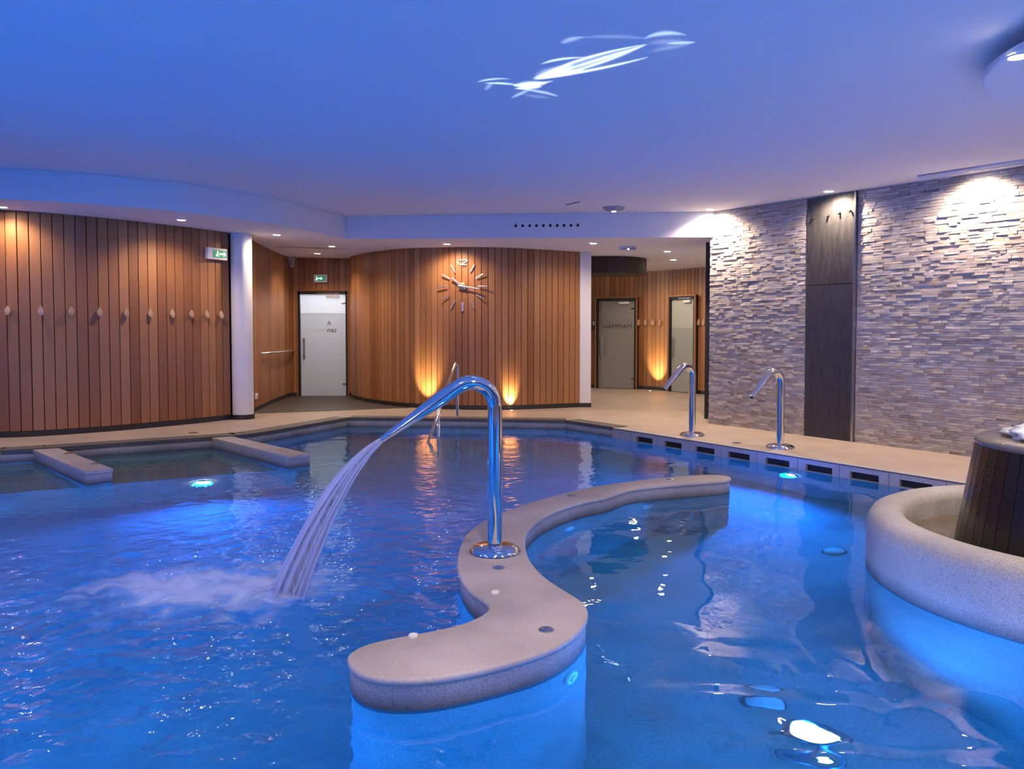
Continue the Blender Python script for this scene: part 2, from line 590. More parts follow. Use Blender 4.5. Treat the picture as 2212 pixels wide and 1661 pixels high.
class MB:
    def __init__(self):
        self.bm = bmesh.new()
    def _xf(self, verts, mat):
        if mat is not None:
            bmesh.ops.transform(self.bm, matrix=mat, verts=verts)
    def box(self, c, size, rot=None, bevel=0.0, seg=2):
        bm2 = bmesh.new()
        bmesh.ops.create_cube(bm2, size=1.0)
        for v in bm2.verts:
            v.co = Vector((v.co.x * size[0], v.co.y * size[1], v.co.z * size[2]))
        if bevel > 0:
            bmesh.ops.bevel(bm2, geom=bm2.edges[:], offset=bevel, segments=seg, affect='EDGES', profile=0.5)
        m = Matrix.Translation(Vector(c))
        if rot is not None:
            m = m @ rot.to_4x4()
        bmesh.ops.transform(bm2, matrix=m, verts=bm2.verts)
        self._merge(bm2)
        return self
    def _merge(self, bm2):
        tmp = bpy.data.meshes.new('t')
        bm2.to_mesh(tmp)
        bm2.free()
        self.bm.from_mesh(tmp)
        bpy.data.meshes.remove(tmp)
    def tube(self, path, radii, n=16, caps=True, flat=None):
        """path of Vectors; radius (or list); flat = list of (horizontal, vertical) radii"""
        pts = [Vector(p) for p in path]
        if not isinstance(radii, (list, tuple)):
            radii = [radii] * len(pts)
        rings = []
        prev = None
        for i, p in enumerate(pts):
            t = (pts[min(i + 1, len(pts) - 1)] - pts[max(i - 1, 0)]).normalized()
            if prev is None:
                up = Vector((0, 0, 1)) if abs(t.z) < 0.95 else Vector((0, 1, 0))
                u = t.cross(up).normalized()
            else:
                u = (prev - t * prev.dot(t)).normalized()
            prev = u
            w = u.cross(t).normalized()
            ra, rb = (flat[i] if flat else (radii[i], radii[i]))
            rings.append([self.bm.verts.new(p + u * (ra * math.cos(2 * math.pi * k / n)) + w * (rb * math.sin(2 * math.pi * k / n))) for k in range(n)])
        for a, b in zip(rings, rings[1:]):
            for k in range(n):
                self.bm.faces.new((a[k], a[(k + 1) % n], b[(k + 1) % n], b[k]))
        if caps:
            self.bm.faces.new(list(reversed(rings[0])))
            self.bm.faces.new(rings[-1])
        return self
    def lathe(self, prof, n=48, c=(0, 0, 0), closed=False):
        c = Vector(c)
        rings = []
        for r, z in prof:
            if r < 1e-6:
                rings.append([self.bm.verts.new(c + Vector((0, 0, z)))])
            else:
                rings.append([self.bm.verts.new(c + Vector((r * math.cos(2 * math.pi * k / n), r * math.sin(2 * math.pi * k / n), z))) for k in range(n)])
        pairs = list(zip(rings, rings[1:])) + ([(rings[-1], rings[0])] if closed else [])
        for a, b in pairs:
            for k in range(n):
                k2 = (k + 1) % n
                if len(a) == 1 and len(b) == 1: continue
                if len(a) == 1: self.bm.faces.new((a[0], b[k2], b[k]))
                elif len(b) == 1: self.bm.faces.new((a[k], a[k2], b[0]))
                else: self.bm.faces.new((a[k], a[k2], b[k2], b[k]))
        return self
    def prism(self, poly, z0, z1):
        """poly: xy list; z0,z1 numbers or functions of x"""
        f0 = z0 if callable(z0) else (lambda x: z0)
        f1 = z1 if callable(z1) else (lambda x: z1)
        lo = [self.bm.verts.new((p[0], p[1], f0(p[0]))) for p in poly]
        hi = [self.bm.verts.new((p[0], p[1], f1(p[0]))) for p in poly]
        n = len(poly)
        for i in range(n):
            j = (i + 1) % n
            self.bm.faces.new((lo[i], lo[j], hi[j], hi[i]))
        tris = tessellate_polygon([[Vector((p[0], p[1], 0)) for p in poly]])
        for t in tris:
            self.bm.faces.new([hi[k] for k in t])
            self.bm.faces.new([lo[k] for k in t])
        return self
    def strip(self, pts, z0, z1):
        """open vertical ribbon along xy points"""
        f0 = z0 if callable(z0) else (lambda x: z0)
        f1 = z1 if callable(z1) else (lambda x: z1)
        lo = [self.bm.verts.new((p[0], p[1], f0(p[0]))) for p in pts]
        hi = [self.bm.verts.new((p[0], p[1], f1(p[0]))) for p in pts]
        for i in range(len(pts) - 1):
            self.bm.faces.new((lo[i], lo[i + 1], hi[i + 1], hi[i]))
        return self
    def build(self, name, mat, parent=None, smooth=False, angle=None):
        bmesh.ops.recalc_face_normals(self.bm, faces=self.bm.faces)
        me = bpy.data.meshes.new(name)
        self.bm.to_mesh(me)
        self.bm.free()
        me.materials.append(mat)
        if smooth:
            for f in me.polygons:
                f.use_smooth = True
            if angle is not None:
                try:
                    me.set_sharp_from_angle(angle=R(angle))
                except Exception:
                    pass
        return link(bpy.data.objects.new(name, me), parent)

def rotz(a): return Matrix.Rotation(a, 3, 'Z')

def catmull(pts, sub=10, closed=False):
    P = [Vector(p) for p in pts]
    n = len(P)
    out = []
    rng = n if closed else n - 1
    for i in range(rng):
        p0 = P[(i - 1) % n] if (closed or i > 0) else P[0] * 2 - P[1]
        p1, p2 = P[i], P[(i + 1) % n]
        p3 = P[(i + 2) % n] if (closed or i + 2 < n) else P[-1] * 2 - P[-2]
        for k in range(sub):
            t = k / sub
            out.append(0.5 * ((2 * p1) + (p2 - p0) * t + (2 * p0 - 5 * p1 + 4 * p2 - p3) * t * t + (3 * p1 - p0 - 3 * p2 + p3) * t ** 3))
    if not closed:
        out.append(P[-1])
    return out
def resample(pts, step=None, count=None):
    P = [Vector((p[0], p[1])) for p in pts]
    acc = [0.0]
    for a, b in zip(P, P[1:]):
        acc.append(acc[-1] + (b - a).length)
    total = acc[-1]
    if count is None:
        count = max(1, round(total / step))
    out = []
    j = 0
    for i in range(count + 1):
        s = total * i / count
        while j < len(acc) - 2 and acc[j + 1] < s:
            j += 1
        t = (s - acc[j]) / max(1e-9, acc[j + 1] - acc[j])
        out.append(P[j].lerp(P[j + 1], t))
    return out
def offset_line(pts, d):
    """shift an xy polyline to its left by d"""
    out = []
    for i, p in enumerate(pts):
        a, b = pts[max(i - 1, 0)], pts[min(i + 1, len(pts) - 1)]
        t = Vector((b[0] - a[0], b[1] - a[1])).normalized()
        out.append(Vector((p[0] - t.y * d, p[1] + t.x * d)))
    return out
def xy(v): return Vector((v[0], v[1]))
def in_poly(x, y, poly):
    c = False
    j = len(poly) - 1
    for i in range(len(poly)):
        xi, yi = poly[i][0], poly[i][1]
        xj, yj = poly[j][0], poly[j][1]
        if (yi > y) != (yj > y) and x < (xj - xi) * (y - yi) / (yj - yi) + xi:
            c = not c
        j = i
    return c

def light(name, kind, loc, energy, color, parent=None, target=None, **kw):
    d = bpy.data.lights.new(name, kind)
    d.energy = energy
    d.color = color
    for k, v in kw.items():
        setattr(d, k, v)
    o = bpy.data.objects.new(name, d)
    o.location = loc
    if target is not None:
        o.rotation_euler = (Vector(target) - Vector(loc)).to_track_quat('-Z', 'Y').to_euler()
    return link(o, parent)

# ------------------------------------------------------------------ plan of the pool
left_edge = [at(263, 958), at(459, 945), at(540, 938.5), at(660, 919), at(752, 903)]
p00 = at(0, 975)
left_line = [Vector((-8.6, 8.15)), Vector((-7.0, 8.42)), xy(p00)] + [xy(p) for p in left_edge]
back_line = [xy(at(752, 903)), xy(at(1000, 905.5)), xy(at(1221, 909)), xy(at(1327, 924.5))]
gut0, gut1 = xy(at(1327, 924.5)), xy(at(2077, 1042))
gdir = (gut1 - gut0).normalized()
gut_end = gut0 + gdir * 7.4
pool = left_line + back_line[1:] + [gut_end, Vector((6.35, 2.0)), Vector((6.35, -1.5)), Vector((-8.6, -1.5))]

# floor with the pool cut out
outer = [Vector((-10, -5)), Vector((9, -5)), Vector((9, 23)), Vector((-10, 23))]
def holed(name, outer, hole, z, mat):
    tris = tessellate_polygon([[Vector((p[0], p[1], 0)) for p in outer], [Vector((p[0], p[1], 0)) for p in hole]])
    vs_ = [(p[0], p[1], z) for p in outer] + [(p[0], p[1], z) for p in hole]
    me = bpy.data.meshes.new(name)
    me.from_pydata(vs_, [], [list(t) for t in tris])
    me.materials.append(mat)
    bm = bmesh.new(); bm.from_mesh(me)
    bmesh.ops.recalc_face_normals(bm, faces=bm.faces)
    if sum(f.normal.z for f in bm.faces) < 0:
        bmesh.ops.reverse_faces(bm, faces=bm.faces)
    bm.to_mesh(me); bm.free()
    return link(bpy.data.objects.new(name, me))
tag(holed('floor', outer, pool, 0.0, M['deck']), 'beige tiled pool deck around the water', None, None, 'structure')

# pool basin: walls and bottom
mb = MB()
mb.strip(pool + [pool[0]], POOL_BOTTOM, 0.0)
basin = tag(mb.build('pool_basin', M['poolwall']), 'grey stone pool walls under the deck edge', None, None, 'structure')
mb = MB()
vsb = [mb.bm.verts.new((p[0], p[1], POOL_BOTTOM)) for p in pool]
for t in tessellate_polygon([[Vector((p[0], p[1], 0)) for p in pool]]):
    mb.bm.faces.new([vsb[k] for k in t])
mb.build('basin_floor', M['poolfloor'], basin)

# dark tiled patch in front of the entrance door
pts = [at(541, 893.5), at(659, 889.5), at(770, 885.5), at(881, 881), at(900, 878), at(780, 856), at(620, 852)]
mb = MB(); mb.prism([xy(p) for p in pts], 0.0, 0.006)
tag(mb.build('floor_entrance', M['mat']), 'dark grey tiled floor in front of the glass door', None, None, 'structure')

# coping stones along the left and back edges
cop = thing('pool_coping', 'dark grey coping stones edging the back and left of the pool', 'coping')
path = left_line[:-1] + back_line
seg_pts = resample(path, step=0.12)
def coping_run(line, step):
    cuts = resample(line, step=step)
    inner_all = cuts
    for i in range(len(cuts) - 1):
        a, b = cuts[i], cuts[i + 1]
        t = (b - a).normalized()
        nrm = Vector((-t.y, t.x))
        g = t * 0.004
        o_ = 0.25
        poly = [a + g - nrm * 0.012, b - g - nrm * 0.012, b - g + nrm * o_, a + g + nrm * o_]
        mb = MB(); mb.prism(poly, -0.035, 0.012)
        mb.build('coping_stone', M['coping'], cop)
for line in (left_line, back_line[:3], back_line[2:]):
    pass
def poly_run(line, step):
    # follow the line exactly, break every vertex
    for a, b in zip(line, line[1:]):
        coping_run([a, b], step)
poly_run(catmull(left_line[:-1], 3) + [left_line[-1]], 0.62)
poly_run(back_line, 0.62)

# ------------------------------------------------------------------ overflow channel on the right edge
chan = thing('overflow_channel', 'grey slotted overflow channel along the right pool edge', 'pool gutter', (gut0.x, gut0.y, 0), math.atan2(gdir.y, gdir.x))
def gut_s(px):      # distance along the edge of a pixel column
    d = ray(px, 1000)
    k = d.x / d.y
    # gut0 + s*gdir : x = k*y
    return (k * gut0.y - gut0.x) / (gdir.x - k * gdir.y)
joints = [1327, 1367, 1426, 1493, 1562, 1640, 1728, 1818, 1926, 2050]
slots = [None, (1379, 1414), (1439, 1477), (1506, 1548), (1577, 1624), (1658, 1710), (1745, 1803), (1841, 1904), (1948, 2020)]
js = [gut_s(p) for p in joints]
js += [js[-1] + 0.62, js[-1] + 1.24, js[-1] + 1.86, js[-1] + 2.5]
# local frame: x along the edge, +y out of the pool? (gdir rotated +90) points to the stone wall side
for i in range(len(js) - 1):
    a, b = js[i] + 0.003, js[i + 1] - 0.003
    if i == 0: sl = None
    elif i < len(slots): sl = (gut_s(slots[i][0]), gut_s(slots[i][1]))
    else: sl = (a + 0.12, b - 0.12)
    mb = MB()
    yc, ty = -0.02, 0.04
    if sl is None:
        mb.box(((a + b) / 2, yc, -0.13), (b - a, ty, 0.24))
    else:
        mb.box(((a + b) / 2, yc, -0.030), (b - a, ty, 0.050))
        mb.box(((a + b) / 2, yc, -0.190), (b - a, ty, 0.130))
        mb.box(((a + sl[0]) / 2, yc, -0.090), (sl[0] - a, ty, 0.070))
        mb.box(((b + sl[1]) / 2, yc, -0.090), (b - sl[1], ty, 0.070))
    pn = mb.build('gutter_panel', M['gutter'], chan)
    if sl is not None:
        mb = MB(); mb.box(((sl[0] + sl[1]) / 2, 0.0, -0.090), (sl[1] - sl[0] + 0.02, 0.006, 0.09))
        mb.build('slot', M['black'], pn)
mb = MB(); mb.box(((js[0] + js[-1]) / 2, 0.0, 0.002), (js[-1] - js[0], 0.075, 0.010), bevel=0.003)
mb.build('edge_strip', M['gutter'], chan)
mb = MB(); mb.box(((js[0] + js[-1]) / 2, -0.0405, -0.0045), (js[-1] - js[0], 0.004, 0.004))
mb.build('seam', M['black'], chan)

# ------------------------------------------------------------------ S-shaped divider
def r8(l): return [(700 + x / 1.843, 760 + y / 1.843) for x, y in l]
def r7(l): return [(1300 + x / 2.373, 760 + y / 2.373) for x, y in l]
outl = r8([(92, 1218), (108, 1250), (150, 1279), (220, 1296), (310, 1302), (410, 1298), (520, 1283), (650, 1257), (760, 1228), (850, 1200), (930, 1167), (990, 1130), (1030, 1090), (1050, 1050), (1048, 1018), (1025, 990), (980, 960), (930, 930), (880, 895), (840, 855), (815, 815), (802, 770), (803, 735), (817, 705), (845, 675), (890, 646), (960, 616), (1040, 593), (1130, 575)])
outl += r7([(150, 702), (330, 681), (500, 668), (600, 660), (650, 653), (664, 645), (648, 636), (600, 630), (540, 629), (460, 632), (370, 639), (237, 651)])
outl += r8([(1200, 517), (1106, 530), (1000, 551), (900, 576), (800, 605), (710, 638), (650, 664), (600, 694), (562, 730), (540, 775), (530, 825), (533, 870), (550, 910), (582, 950), (622, 978), (648, 998), (656, 1014), (645, 1034), (600, 1060), (520, 1088), (420, 1110), (320, 1128), (230, 1146), (160, 1165), (115, 1188), (96, 1204)])
S_out = [xy(at(x, y, 0.0)) for x, y in outl]
S_line = [xy(v) for v in catmull([(p.x, p.y, 0) for p in S_out], 4, closed=True)]
area = sum(a.x * b.y - b.x * a.y for a, b in zip(S_line, S_line[1:] + S_line[:1]))
if area < 0:
    S_line.reverse()
def inset(poly, d):
    n = len(poly)
    out = []
    for i in range(n):
        a, b = poly[(i - 2) % n], poly[(i + 2) % n]
        t = (b - a).normalized()
        out.append(poly[i] + Vector((-t.y, t.x)) * d)
    return out
def ring_stack(name, rings, mat, parent, cap_top=True, cap_bot=False):
    mb = MB()
    rr = [[mb.bm.verts.new((p.x, p.y, z)) for p in poly] for poly, z in rings]
    n = len(rr[0])
    for a, b in zip(rr, rr[1:]):
        for k in range(n):
            mb.bm.faces.new((a[k], a[(k + 1) % n], b[(k + 1) % n], b[k]))
    if cap_top:
        for t in tessellate_polygon([[Vector((p.x, p.y, 0)) for p in rings[-1][0]]]):
            mb.bm.faces.new([rr[-1][k] for k in t])
    if cap_bot:
        for t in tessellate_polygon([[Vector((p.x, p.y, 0)) for p in rings[0][0]]]):
            mb.bm.faces.new([rr[0][k] for k in t])
    return mb.build(name, mat, parent, smooth=True, angle=50)
sdiv = thing('pool_divider', 'curving S-shaped grey stone divider wall standing in the pool', 'divider wall', (0, 0, 0))
ring_stack('wall_body', [(inset(S_line, 0.012), POOL_BOTTOM), (inset(S_line, 0.012), -0.03)], M['cast'], sdiv)
slab = ring_stack('top_slab', [(inset(S_line, 0.008), -0.032), (inset(S_line, 0.001), -0.026), (S_line, -0.016), (inset(S_line, 0.004), -0.004), (inset(S_line, 0.014), 0.0)], M['slab'], sdiv)
def disc(name, px, py, r, h, mat, parent, z=0.0, label=None):
    p = at(px, py, z)
    mb = MB(); mb.lathe([(0, h), (r * 0.55, h), (r * 0.85, h * 0.9), (r, h * 0.45), (r, 0.0), (0, 0)], 28, (p.x, p.y, z))
    o = mb.build(name, mat, parent, smooth=True, angle=40)
    if label: o['label'] = label
    return o
for (px, py, r) in ((1235, 1071, 0.036), (1450, 1035, 0.042), (1077, 1227, 0.036), (1180, 1361, 0.036)):
    o = disc('jet_button', px, py, r, 0.008, M['brushed'], sdiv, label='flat steel button')
    p = at(px, py, 0)
    mb = MB(); mb.lathe([(r * 0.45, 0.0085), (r * 0.55, 0.0105), (r * 0.65, 0.0085)], 24, (p.x, p.y, 0))
    mb.build('button_ring', M['steel'], o, smooth=True)
for (px, py) in ((1070, 1281), (893, 1375)):
    disc('cap', px, py, 0.023, 0.012, M['jetwhite'], sdiv, label='small white cap')
# white massage nozzles under water on the side of the divider
def side_nozzle(px, py, zap, parent, r=0.05, side=1, name='nozzle'):
    p = xy(at(px, py, zap))
    best, bi = 1e9, 0
    for i, q in enumerate(S_line):
        dd = (q - p).length
        if dd < best: best, bi = dd, i
    a, b = S_line[bi - 2], S_line[(bi + 2) % len(S_line)]
    t = (b - a).normalized()
    nrm = Vector((t.y, -t.x))
    m = Matrix.Translation((S_line[bi].x + nrm.x * -0.012, S_line[bi].y + nrm.y * -0.012, 0)) @ Matrix(((t.x, nrm.x, 0, 0), (t.y, nrm.y, 0, 0), (0, 0, 1, 0), (0, 0, 0, 1)))
    return m
def nozzle_mesh(parent, m, z, r):
    mb = MB()
    mb.lathe([(0, 0.022), (r * 0.35, 0.022), (r * 0.5, 0.014), (r * 0.9, 0.014), (r, 0.006), (r, 0)], 24)
    bmesh.ops.transform(mb.bm, matrix=m @ Matrix.Translation((0, 0, z)) @ Matrix.Rotation(R(-90), 4, 'X'), verts=mb.bm.verts)
    return mb.build('massage_nozzle', M['jetwhite'], parent, smooth=True, angle=40)
for px, py, zz in ((1240, 1372, -0.27), (1232, 1092, -0.32), (1405, 1052, -0.32)):
    o = nozzle_mesh(sdiv, side_nozzle(px, py, 0.0, sdiv), zz, 0.055)
    o['label'] = 'white round nozzle under water'

# ------------------------------------------------------------------ bench dividers and shelf on the left
SHELF = -0.34
def bench_wall(px4, label):
    P = [xy(at(x, y, 0.0)) for x, y in px4]
    c = sum(P, Vector((0, 0))) / 4
    root = thing('bench_divider', label, 'divider wall', (c.x, c.y, 0))
    Q = [p - c for p in P]
    ctr = Vector((0, 0))
    def shrink(d): return [q - (q - ctr).normalized() * d for q in Q]
    mb = MB(); mb.prism(shrink(0.015), SHELF, -0.03); mb.build('wall_body', M['cast'], root)
    mb = MB(); mb.prism(Q, -0.03, 0.0)
    bmesh.ops.bevel(mb.bm, geom=[e for e in mb.bm.edges if all(v.co.z > -0.001 for v in e.verts) and len(e.link_faces) == 2 and abs(e.link_faces[0].normal.z - e.link_faces[1].normal.z) > 0.5], offset=0.008, segments=2, affect='EDGES')
    mb.build('top_slab', M['slab'], root)
    return root, c
wa, ca = bench_wall([(71, 971.5), (126, 967.5), (244, 1012), (184, 1019)], 'left of two straight stone bench walls reaching into the pool')
wb, cb = bench_wall([(458, 945.5), (501, 942.5), (671, 980), (622, 986.5)], 'right of two straight stone bench walls, nearer the jet')
for root, c, px, py in ((wa, ca, 206, 1002), (wa, ca, 148, 979.5), (wb, cb, 612, 972)):
    p = at(px, py, 0)
    mb = MB(); mb.lathe([(0, 0.008), (0.03, 0.008), (0.045, 0.005), (0.045, 0)], 20, (p.x - c.x, p.y - c.y, 0))
    mb.build('jet_button', M['brushed'], root, smooth=True, angle=40)
fa, fb, fb2 = xy(at(184, 1043, WATER)), xy(at(243, 1040, WATER)), xy(at(622, 1006, WATER))
fdir = (fb2 - fa).normalized()
fl = fa - fdir * 4.2
shelf_poly = [fl, xy(at(671, 1001, WATER)) - fdir * 0.15, xy(at(500, 943, 0)) + Vector((0.02, 0.05))] + [xy(p) + Vector((0, 0.0)) for p in reversed(left_line[:5])]
mb = MB(); mb.prism(shelf_poly, POOL_BOTTOM, SHELF)
tag(mb.build('bench_shelf', M['shelf']), 'shallow submerged stone bench between the straight bench walls', 'bench')

# ------------------------------------------------------------------ ceilings
fasc_px = [(0, 429.5), (200, 441), (393, 457), (493, 470), (603, 486), (672, 500), (748, 516)]
fasc = [xy(at_tilt(x, y, SOF_A, SOF_B)) for x, y in fasc_px]
fasc = [xy(v) for v in catmull([(p.x, p.y, 0) for p in [Vector((-9.9, 7.6)), Vector((-7.6, 8.55))] + fasc], 6)]
stone_A = xy(at(1532, 914.3, 0))
stone_B = xy(at(2095, 985.8, 0))
e_st = (stone_B - stone_A).normalized()
n_st = Vector((e_st.y, -e_st.x))
if n_st.dot(-stone_A) < 0: n_st = -n_st
beam_end = xy(at_tilt(1539, 512, SOF_A, SOF_B))
mb = MB()
mb.bm.free(); mb.bm = bmesh.new()
cp = [Vector((-10, -5)), Vector((9, -5)), Vector((9, 23)), Vector((-10, 23))]
mb.prism(cp, ceil_z, lambda x: ceil_z(x) + 0.1)
tag(mb.build('ceiling', M['ceiling']), 'smooth white ceiling washed blue by the pool', None, None, 'structure')
edge = fasc + [beam_end]
sof = edge + [Vector((9, beam_end.y)), Vector((9, 23)), Vector((-10, 23))]
mb = MB()
mb.prism(sof, soffit_z, lambda x: ceil_z(x) - 0.001)
tag(mb.build('ceiling_soffit', M['ceiling']), 'lower white soffit curving along the left and back walls', None, None, 'structure')

# ------------------------------------------------------------------ timber walls
def board_wall(name, label, base_pts, pitch=None, count=None, z_lo=0.075, thick=0.022, gap=0.008, side=1, skip=None, over=None, smooth_sub=8):
    """base_pts xy left to right as seen from the pool; boards proud towards the pool"""
    line = [xy(v) for v in catmull([(p.x, p.y, 0) for p in base_pts], smooth_sub)] if smooth_sub else [xy(p) for p in base_pts]
    nodes = resample(line, step=pitch, count=count)
    fine = resample(line, step=0.06)
    back = offset_line(fine, 0.004)
    far = offset_line(fine, 0.12)
    mb = MB(); mb.prism(back + list(reversed(far)), 0.0, lambda x: soffit_z(x) + 0.02)
    w = tag(mb.build(name, M['gap']), label, None, None, 'structure')
    fr = offset_line(fine, -thick - 0.006)
    mb = MB(); mb.prism(fr + list(reversed(back)), 0.0, z_lo - 0.004)
    mb.build('plinth', M['plinth'], w)
    L = sum((b - a).length for a, b in zip(nodes, nodes[1:])) / (len(nodes) - 1)
    bw = L - gap
    bmq = bmesh.new()
    bmesh.ops.create_cube(bmq, size=1.0)
    for v in bmq.verts: v.co = Vector((v.co.x * bw, v.co.y * thick, v.co.z + 0.5))
    bmesh.ops.bevel(bmq, geom=[e for e in bmq.edges if abs((e.verts[0].co - e.verts[1].co).z) > 0.5], offset=0.003, segments=1, affect='EDGES')
    me = bpy.data.meshes.new('board')
    bmq.to_mesh(me); bmq.free()
    me.materials.append(M['wood'])
    for a, b in zip(nodes, nodes[1:]):
        mid = (a + b) / 2
        t = (b - a).normalized()
        nrm = Vector((t.y, -t.x))
        spans = [(z_lo, soffit_z(mid.x) + 0.015)]
        if over:
            for (x0, x1, ztop) in over:
                if x0 < mid.x < x1:
                    spans = [(ztop, soffit_z(mid.x) + 0.015)]
        for z0, z1 in spans:
            o = bpy.data.objects.new('board', me)
            o.location = (mid.x + nrm.x * thick / 2, mid.y + nrm.y * thick / 2, z0)
            o.rotation_euler = (0, 0, math.atan2(t.y, t.x))
            o.scale = (1, 1, z1 - z0)
            link(o, w)
    return w, nodes, line

lw_px = [(0, 945), (82, 942), (221.5, 932.6), (348, 921.5), (443, 912), (497, 905.5)]
lw = [Vector((-8.4, 9.35)), Vector((-7.4, 9.6))] + [xy(at(x, y)) for x, y in lw_px]
# the drum carries on round behind the column towards the door
wall_left, nodes_left, line_left = board_wall('wall_left', 'tall curved wall of upright cedar boards on the left', lw, pitch=0.128)
w2 = [lw[-1] + Vector((0.03, 0.1)), xy(at(541, 893)), xy(at(566, 881)), xy(at(596, 867.5)), xy(at(628, 855.5))]
wall_turn, nodes_turn, line_turn = board_wall('wall_passage', 'cedar boarded passage wall with the grab rail, behind the column', w2, pitch=0.11)
# entrance wall with door_1
dl, dr = xy(at(628, 856)), xy(at(772, 862))
Yd = dl.y
e1_l, e1_r = at(646, 861).x, at(752, 861).x
ent = [Vector((dl.x - 0.05, Yd)), Vector((dr.x + 0.25, Yd))]
door1_y = Yd
def x_at(px, y): return ray(px, 800).x / ray(px, 800).y * y
def z_at(py, px, y): return at_y(px, py, y).z
d1x0, d1x1 = x_at(645, Yd), x_at(752, Yd)
d1top = z_at(629, 700, Yd)
mb = MB()
zt = soffit_z(-3.8) + 0.05
mb.box(((ent[0].x + d1x0) / 2, Yd + 0.06, zt / 2), (d1x0 - ent[0].x, 0.1, zt))
mb.box(((ent[1].x + d1x1) / 2, Yd + 0.06, zt / 2), (ent[1].x - d1x1, 0.1, zt))
mb.box(((d1x0 + d1x1) / 2, Yd + 0.06, (zt + d1top) / 2), (d1x1 - d1x0, 0.1, zt - d1top))
wall_ent = tag(mb.build('wall_entrance', M['gap']), 'cedar boarded end wall holding the pale glass door', None, None, 'structure')
def flat_boards(wall, xs0, xs1, y, pitch, zones):
    n = max(1, round((xs1 - xs0) / pitch))
    p = (xs1 - xs0) / n
    cache = {}
    for i in range(n):
        x = xs0 + (i + 0.5) * p
        for (a, b, z0, z1) in zones:
            if a <= x <= b:
                mb = MB(); mb.box((0, 0, (z1 - z0) / 2), (p - 0.008, 0.022, z1 - z0))
                o = mb.build('board', M['wood'], wall)
                o.location = (x, y - 0.011, z0)
zs = soffit_z(-3.8) + 0.01
flat_boards(wall_ent, ent[0].x, ent[1].x, Yd + 0.008, 0.117, [(ent[0].x, d1x0, 0.075, zs), (d1x0, d1x1, d1top, zs), (d1x1, ent[1].x, 0.075, zs)])
mb = MB()
mb.box(((ent[0].x + d1x0) / 2, Yd - 0.012, 0.035), (d1x0 - ent[0].x, 0.03, 0.07))
mb.build('plinth', M['plinth'], wall_ent)

drum_px = [(765, 861), (781, 865.2), (797, 869), (845, 876), (897, 880.5), (1000, 884.6), (1086, 885), (1171, 882.5), (1253, 879)]
drum = [xy(at(x, y)) for x, y in drum_px]
drum = [drum[0] + Vector((-0.10, 0.9)), drum[0] + Vector((-0.10, 0.35))] + drum[0:]
wall_back, nodes_drum, line_drum = board_wall('wall_back', 'bulging curved cedar board wall carrying the clock', drum, pitch=0.112)

hall_px = [(1255, 826), (1276, 831), (1294, 837.5), (1368, 839.5), (1448, 844.5), (1523, 852)]
hall = [xy(at(x, y)) for x, y in hall_px]
# the hammam door stands in a flat stretch
hall[0] = Vector((hall[2].x - 1.0, hall[2].y + 0.2)); hall[1] = Vector((hall[2].x - 0.35, hall[2].y + 0.08))
hall = hall + [hall[-1] + Vector((0.9, -1.3)), hall[-1] + Vector((1.6, -2.7))]
h2y = hall[2].y
h2x0, h2x1 = x_at(1291, h2y), x_at(1371, h2y)
h2top = z_at(645, 1330, h2y)
h3c = (hall[4] + hall[5]) / 2
h3x0, h3x1 = x_at(1452, (hall[4].y)), x_at(1503, hall[5].y + 0.4)
h3top = z_at(640, 1478, h3c.y)
wall_hall, nodes_hall, line_hall = board_wall('wall_hall', 'curved cedar board wall of the hall behind the opening', hall, pitch=0.115,
    over=[(h2x0 - 0.02, h2x1 + 0.02, h2top + 0.02), (h3x0 - 0.02, h3x1 + 0.02, h3top + 0.02)], smooth_sub=6)

# white outer walls that close the building
for nm, c, s in (('wall_front', (-0.5, -5.05, 1.6), (19, 0.1, 3.4)), ('wall_side_left', (-10.05, 9, 1.6), (0.1, 28, 3.4)),
                 ('wall_side_right', (9.05, 9, 1.6), (0.1, 28, 3.4)), ('wall_rear', (-0.5, 23.05, 1.6), (19, 0.1, 3.4))):
    mb = MB(); mb.box(c, s)
    tag(mb.build(nm, M['outer']), 'plain outer wall closing the building', None, None, 'structure')

# ------------------------------------------------------------------ columns
def column():
    p = at(518, 906.5)
    r = 0.155
    root = thing('round_column', 'round white column with black foot at the end of the left wall', 'column', (p.x, p.y + r, 0))
    mb = MB(); mb.lathe([(r, 0.07), (r, soffit_z(p.x) + 0.01)], 40); mb.build('shaft', M['white'], root, smooth=True)
    mb = MB(); mb.lathe([(0, 0.07), (r + 0.012, 0.07), (r + 0.012, 0.0)], 40); mb.build('foot', M['plinth'], root, smooth=True, angle=40)
column()
p = at(1264, 879.5)
root = thing('square_pillar', 'slim square white pillar where the clock wall ends', 'pillar', (p.x, p.y + 0.1, 0), 0.0)
hw = 0.098
mb = MB(); mb.box((0, 0, (0.07 + soffit_z(p.x)) / 2 + 0.005), (2 * hw, 0.2, soffit_z(p.x) - 0.07 + 0.01), bevel=0.006); mb.build('shaft', M['white'], root)
mb = MB(); mb.box((0, 0, 0.036), (2 * hw + 0.014, 0.214, 0.072)); mb.build('foot', M['plinth'], root)

